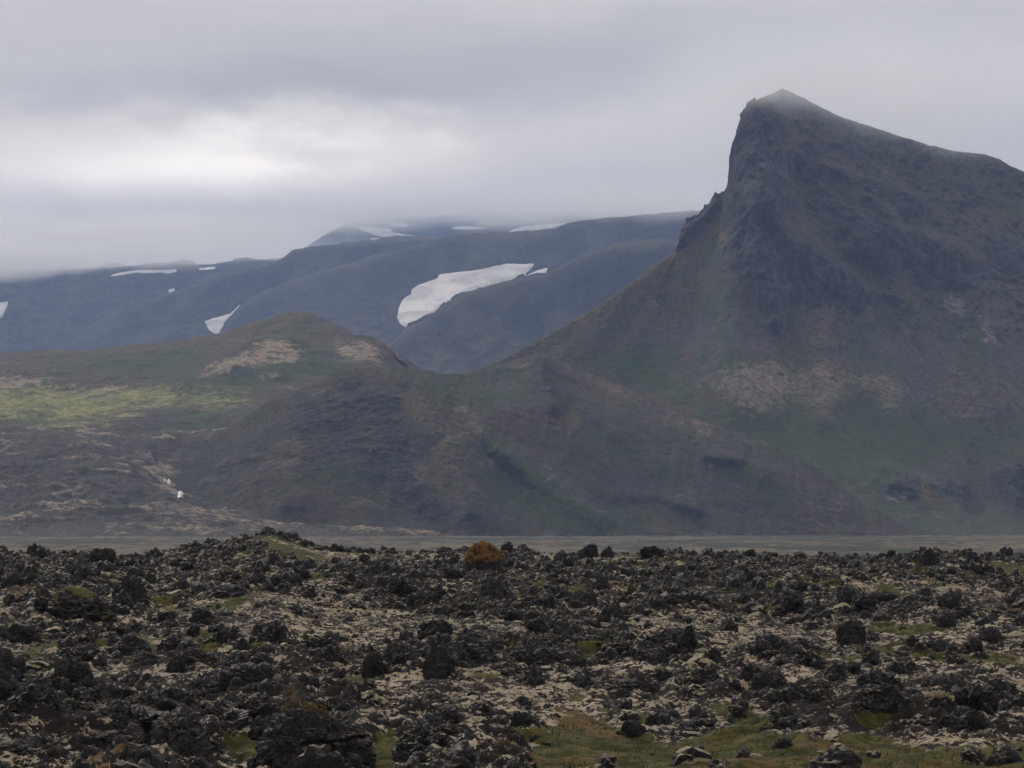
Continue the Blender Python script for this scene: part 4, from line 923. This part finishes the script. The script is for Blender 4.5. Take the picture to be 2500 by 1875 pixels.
for i, (x0, x1, top, bot, nm, lab, kw, mt, sub) in enumerate(SP):
    cx = (x0 + x1) / 2
    D = min(field_hit(cx, min(bot - 4, 1900)), CRD - 1)
    wdt = (x1 - x0) * K * D
    p = pt(cx, bot, D + wdt * .30); 
    h = (bot - top) * K * D
    if i > 1: kw = dict(kw, jag=kw['jag'] * 1.35 + .06, fine=kw['fine'] * 1.9)
    V, Fc = rock_verts(sub, 40 + i, (1, .85, 1.), **kw)
    V = V * np.array([wdt / 2, wdt / 2 * .9, 1.])
    V[:, 2] *= (h * 1.12) / (V[:, 2].max() - V[:, 2].min()); V[:, 2] -= V[:, 2].max()
    if i == 0:                                                        # the cracks across the big boulder
        a = V[:, 0] + .25 * V[:, 2] + fbm(V, .5, 3, .6, seed=5) * .12; c = V[:, 2] + h * .52 + fbm(V, .6, 3, .6, seed=9) * .12 - V[:, 0] * .12
        cr_ = np.maximum(np.exp(-(c / .022) ** 2) * (V[:, 0] > -.2), np.exp(-((a - .12) / .02) ** 2) * (V[:, 2] < -h * .5))
        V[:, 1] += cr_ * .10; V[:, 0] *= 1 - cr_ * .03
    ztop = pt(cx, top, D + wdt * .30)[2]
    o = mesh_np(nm, V, Fc, MATS[mt], smooth=False)
    o.location = (p[0], p[1], ztop)
    tag(o, lab, 'boulder' if nm == 'boulder' else 'rock', 'standout rocks of the lava field')
    placed.append((p[0], p[1], wdt * .5))
    if i in CAPS: add_cap(o, V, Fc, *CAPS[i])
placed = np.array(placed)

# ---- the many other rocks
NR = 44000
cand = []
r2 = np.random.default_rng(77)
def keep_density(x, y):
    return np.clip(.40 + clinker(x, y) * 2.6, .06, 1)
while sum(len(c) for c in cand) < NR:
    y = np.sqrt(r2.uniform(33 ** 2, 137 ** 2, 20000)); x = r2.uniform(-1, 1, 20000) * (.176 * y * 1.14 + 1.0)
    px, py = proj(np.stack([x, y, fg_z(x, y)], -1))
    g = zsample(FZ['green'], px, py)
    k = (r2.random(20000) < keep_density(x, y)) & (r2.random(20000) > sstep(g, .2, .5) * .94)
    cand.append(np.stack([x[k], y[k]], -1))
cand = np.concatenate(cand)[:NR]
u = r2.random(NR)
size = .042 + .075 * u + .17 * r2.random(NR) ** 4 + .34 * (r2.random(NR) ** 14)
size *= .72 + .75 * sstep(clinker(cand[:, 0], cand[:, 1]), -.15, .35)          # half width in metres
size *= 1 + .12 * sstep(cand[:, 1], 60, 120)
size = np.where(cand[:, 1] > 85, np.minimum(size, .34) * .85, size)
dd = np.hypot(cand[:, 0, None] - placed[None, :, 0], cand[:, 1, None] - placed[None, :, 1])
ok = (dd > placed[None, :, 2] * .75 + size[:, None] * .4).all(1)
bpx, bpy_ = proj(np.stack([cand[:, 0], cand[:, 1], fg_z(cand[:, 0], cand[:, 1])], -1)); hpx = size * 1.1 / cand[:, 1] / K
for q, (x0, x1, top, bot, *_r) in enumerate(SP):
    hide = (bpx > x0 - hpx) & (bpx < x1 + hpx) & (bpy_ - hpx < bot - .15 * (bot - top)) & (bpy_ > top) & (cand[:, 1] < placed[q, 1]) & (size > (.26 if top < 1350 and q != 1 else .09))
    ok &= ~hide
cand, size = cand[ok], size[ok]
cz = fg_z(cand[:, 0], cand[:, 1])
px, py = proj(np.stack([cand[:, 0], cand[:, 1], cz], -1))
appar = size / cand[:, 1]
inview = (px > 5) & (px < 2495) & (py < 1868) & (cand[:, 1] < 131)
order = np.argsort(-np.where(inview, appar, 0))
big = order[:300 - len(SP) - 6]; rest = np.setdiff1d(np.arange(len(cand)), big)

# variants, each one mesh, shared by its copies
protos = []
for s in range(16):
    shp = [(1, .8, .75), (1, .9, 1.0), (1, .7, .55), (1, .85, .85)][s % 4]
    V, Fc = rock_verts(5, 200 + s, shp, jag=.50 + .30 * r2.random(), fine=.42, blocky=.15 * (s % 3))
    protos.append((V, Fc))
grp_ = [(1385, 'lava rocks along the skyline'), (1480, 'lava rocks in the upper field'), (1620, 'lava rocks in the middle field'), (1760, 'lava rocks in the lower field'), (9999, 'lava rocks near the bottom edge')]
rx = np.array([(q[0] + q[1]) / 2 for q in SP]); ry = np.array([(q[2] + q[3]) / 2 for q in SP])
ORD = ['nearest', 'second', 'third', 'fourth', 'fifth', 'sixth', 'seventh', 'eighth', 'ninth', 'tenth', 'eleventh', 'twelfth', 'thirteenth', 'fourteenth', 'fifteenth', 'sixteenth', 'seventeenth', 'eighteenth', 'nineteenth', 'twentieth']
side = {}
for i in big:
    ddx, ddy = px[i] - rx, (py[i] - ry)
    r_ = int(np.argmin(np.hypot(ddx, ddy * 1.3)))
    w_ = 'right of' if ddx[r_] > 0 else 'left of'
    if abs(ddy[r_]) * 1.1 > abs(ddx[r_]): w_ = 'in front of' if ddy[r_] > 0 else 'behind'
    side.setdefault((r_, w_), []).append((float(np.hypot(ddx[r_], ddy[r_] * 1.3)), int(i)))
place_text = {}
for (r_, w_), lst in side.items():
    for n_, (_, i) in enumerate(sorted(lst)):
        place_text[i] = f"{ORD[min(n_, 19)]} {w_} {REFS[r_]}"
ADJ = ['chunky', 'tall', 'flat', 'rounded']
meshes = {}
for n_, i in enumerate(big):
    s = int(r2.integers(16)); bare = r2.random() < .5
    if (s, bare) not in meshes:
        o = mesh_np('lava_rock', protos[s][0], protos[s][1], M_lava_bare if bare else M_lava, smooth=False); meshes[(s, bare)] = o
    else:
        o = meshes[(s, bare)].copy(); C.objects.link(o)
    h = size[i]
    o.location = (cand[i, 0], cand[i, 1], cz[i] - h * .12)
    o.rotation_euler = (r2.normal() * .15, r2.normal() * .15, r2.uniform(0, 6.28))
    hz = h * r2.uniform(.7, 1.25)
    o.scale = (h, h * r2.uniform(.8, 1.2), min(hz, .55) if py[i] < 1400 else hz)
    for lim, grp in grp_:
        if py[i] < lim:
            tag(o, f"{ADJ[s % 4]} {'bare' if bare else 'moss flecked'} lava rock, {place_text[int(i)]}", 'lava rock', grp); break

# the uncountable small rubble, one mesh
lib3 = [rock_verts(3, 300 + s, [(1, .8, .8), (1, .9, 1.15), (1, .7, .55)][s % 3], jag=.85, fine=.25)[0] for s in range(24)]
lib4 = [rock_verts(4, 340 + s, [(1, .8, .8), (1, .9, 1.15), (1, .7, .55)][s % 3], jag=.8, fine=.5)[0] for s in range(24)]
def merge(idx, lib, Fc, name, mat):
    VV, FF = [], []; off = 0
    for i in idx:
        V = lib[int(r2.integers(len(lib)))]; a = r2.uniform(0, 6.28); c, s = math.cos(a), math.sin(a); h = size[i]
        Q = V @ np.array([[c, s, 0], [-s, c, 0], [0, 0, 1]]) * np.array([h, h, h * r2.uniform(.7, 1.3)])
        tl = r2.normal() * .2; Q = Q @ np.array([[1, 0, tl], [0, 1, tl], [-tl, 0, 1]])
        VV.append(Q + np.array([cand[i, 0], cand[i, 1], cz[i] - h * .1])); FF.append(Fc + off); off += len(V)
    return mesh_np(name, np.concatenate(VV), np.concatenate(FF), mat, smooth=False)
# some of the small lumps are grown over completely by pale moss
mossy = r2.random(len(rest)) < .30
M_over = lava_material('overgrown_lava', (.31, .25, .18), .25, .75, 1.5)
lib_m = [rock_verts(3, 380 + s, (1, .85, .62), jag=.55, fine=.2)[0] for s in range(24)]
mo = rest[mossy]; rest = rest[~mossy]
near = rest[appar[rest] > .0034]; farr = rest[appar[rest] <= .0034]
kind(merge(near, lib4, ICO[4][1], 'lava_rubble', M_lava), 'stuff', 'smaller broken lava scattered over the near field')
kind(merge(farr, lib3, ICO[3][1], 'lava_rubble', M_lava), 'stuff', 'small lava rubble covering the field between the larger rocks')

cushions = merge(mo, lib_m, ICO[3][1], 'mossy_rubble', M_over)
kind(cushions, 'stuff', 'small broken lava grown over by pale moss')

# ---- grass and moss tufts in the green hollows
def grass_material():
    m, t, b, out = new_mat('grass_blades')
    pos = t.new('ShaderNodeNewGeometry').outputs['Position']
    n = t.noise(pos, .5, 4, .6); n2 = t.noise(pos, 5., 3, .7)
    col = t.mix(t.mapr(n, .38, .60), (0.030, 0.042, 0.010), (0.095, 0.065, 0.022))
    col = t.mix(t.mapr(n2, .55, .75), col, (0.20, 0.15, 0.06))
    t.l.new(col, b.inputs['Base Color']); return m
NB = 150000
y = np.sqrt(r2.uniform(33 ** 2, 75 ** 2, NB)); x = r2.uniform(-1, 1, NB) * (.176 * y * 1.1)
z = fg_z(x, y); gpx, gpy = proj(np.stack([x, y, z], -1))
gq = np.stack([gpx / 30, gpy / 12, 0 * gpx], -1)
gx_ = gpx + fbm(gq, 1, 4, .6, seed=421) * 25; gy_ = gpy + fbm(gq, 1, 4, .6, seed=425) * 10
k = (r2.random(NB) < sstep(np.maximum(zsample(FZ['green'], gx_, gy_), zsample(FZ['orange'], gx_, gy_) * .8), .45, .8))
x, y, z = x[k], y[k], z[k]; nb = len(x)
hh = r2.uniform(.03, .09, nb) * (1 + .8 * (r2.random(nb) > .93)); ww = r2.uniform(.006, .014, nb); a = r2.uniform(0, 3.14, nb); lx = r2.normal(0, .03, nb); ly = r2.normal(0, .03, nb)
V = np.empty((nb, 3, 3)); dx, dy = np.cos(a) * ww, np.sin(a) * ww
V[:, 0] = np.stack([x - dx, y - dy, z - .01], -1); V[:, 1] = np.stack([x + dx, y + dy, z - .01], -1); V[:, 2] = np.stack([x + lx, y + ly, z + hh], -1)
kind(mesh_np('grass', V.reshape(-1, 3), np.arange(nb * 3).reshape(-1, 3), grass_material(), smooth=False), 'stuff', 'short green and straw coloured grass in the hollows of the lava')

# ------------------------------------------------------------------ air
def volume_mat(name, color, density=None, aniso=0.0):
    m = bpy.data.materials.new(name); m.use_nodes = True; t = NT(m.node_tree); t.n.clear()
    out = t.new('ShaderNodeOutputMaterial'); v = t.new('ShaderNodeVolumePrincipled')
    v.inputs['Color'].default_value = (*color, 1); v.inputs['Anisotropy'].default_value = aniso
    if density is not None: v.inputs['Density'].default_value = density
    t.l.new(v.outputs[0], out.inputs['Volume'])
    return m, t, v
def box(name, x0, x1, y0, y1, z0, z1, mat):
    V = np.array([(x, y, z) for z in (z0, z1) for y in (y0, y1) for x in (x0, x1)], float)
    Fc = np.array([(0, 2, 3, 1), (4, 5, 7, 6), (0, 1, 5, 4), (2, 6, 7, 3), (0, 4, 6, 2), (1, 3, 7, 5)])
    return mesh_np(name, V, Fc, mat, smooth=False)
mh, _, _ = volume_mat('haze_air', (0.44, 0.60, 1.0), 7.0e-5)
kind(box('haze', -9000, 9000, -3200, 11700, GZ - 5, 1180, mh), 'stuff', 'thin blue haze in the valley air')

# cloud lying on the tops: soft banks of mist, each inside its own closed hull
def cloud(name, px0, px1, D0, D1, z0, z1, base, soft, top, dens, scale, label, slope=0., color=(1., 1., 1.), holes=(.35, .6), step=None):
    m, t, v = volume_mat(name + '_air', color, aniso=.55)
    P0, P1 = pt(px0, 1290, (D0 + D1) / 2), pt(px1, 1290, (D0 + D1) / 2)
    x0, x1 = float(P0[0]), float(P1[0])
    pos = t.new('ShaderNodeNewGeometry').outputs['Position']; s_ = t.sep(pos)
    n = t.noise(t.vmul(pos, (1, 1, 1.6)), 1 / scale, 3, .55)
    edge = lambda a, lo, hi, f: t.math('MULTIPLY', t.mapr(a, lo, lo + f), t.mapr(a, hi - f, hi, 1., 0.))
    bz = t.math('ADD', s_[2], t.math('MULTIPLY', t.math('SUBTRACT', n, .5), max(soft * 2.2, 150)))
    if slope: bz = t.math('SUBTRACT', bz, t.math('MULTIPLY', t.math('SUBTRACT', s_[0], x0), slope))
    f = t.mapr(bz, base, base + soft, smooth=True)
    zt = t.math('ADD', s_[2], t.math('MULTIPLY', t.math('SUBTRACT', n, .5), top * 1.8))
    f = t.math('MULTIPLY', f, t.mapr(zt, z1 - 1.5 * top, z1 - .35 * top, 1., 0.))
    f = t.math('MULTIPLY', f, t.mapr(s_[2], z1 - .5 * top, z1 - 2, 1., 0.))
    f = t.math('MULTIPLY', f, edge(s_[0], x0, x1, (x1 - x0) * .3))
    f = t.math('MULTIPLY', f, edge(s_[1], D0, D1, (D1 - D0) * .25))
    f = t.math('MULTIPLY', f, t.mapr(n, holes[0], holes[1], .25, 1.))
    t.l.new(t.math('MULTIPLY', f, dens), v.inputs['Density'])
    o = box(name, x0, x1, D0, D1, z0, z1, m)
    kind(o, 'stuff', label); return o
cloud('cloud', 1500, 2520, 2700, 3700, 370, 600, 408, 75, 100, .0062, 120, 'mist clinging to the summit of the peak', color=(.93, .96, 1.))
cloud('cloud', -900, 1100, 5950, 7900, 480, 785, 545, 45, 120, .0130, 420, 'cloud bank hiding the tops of the mountains at the left', slope=.065)
cloud('cloud', -2600, 3200, 8000, 9400, 700, 1090, 890, 45, 130, .0110, 300, 'cloud swallowing the snowy mountain furthest back')
cloud('cloud', 1150, 2200, 5450, 6300, 570, 800, 618, 50, 110, .0030, 200, 'wisps of cloud over the skyline left of the peak')
mm, _, _ = volume_mat('added_far_haze', (0.46, 0.64, 1.0), 4.6e-5)  # second haze volume, added to make the far mountains bluer and lighter
kind(box('mist', -3500, 3500, 3750, 9300, GZ - 4, 960, mm), 'stuff', 'added bluer haze between the peak and the far mountains')
S.cycles.volume_max_steps = 256
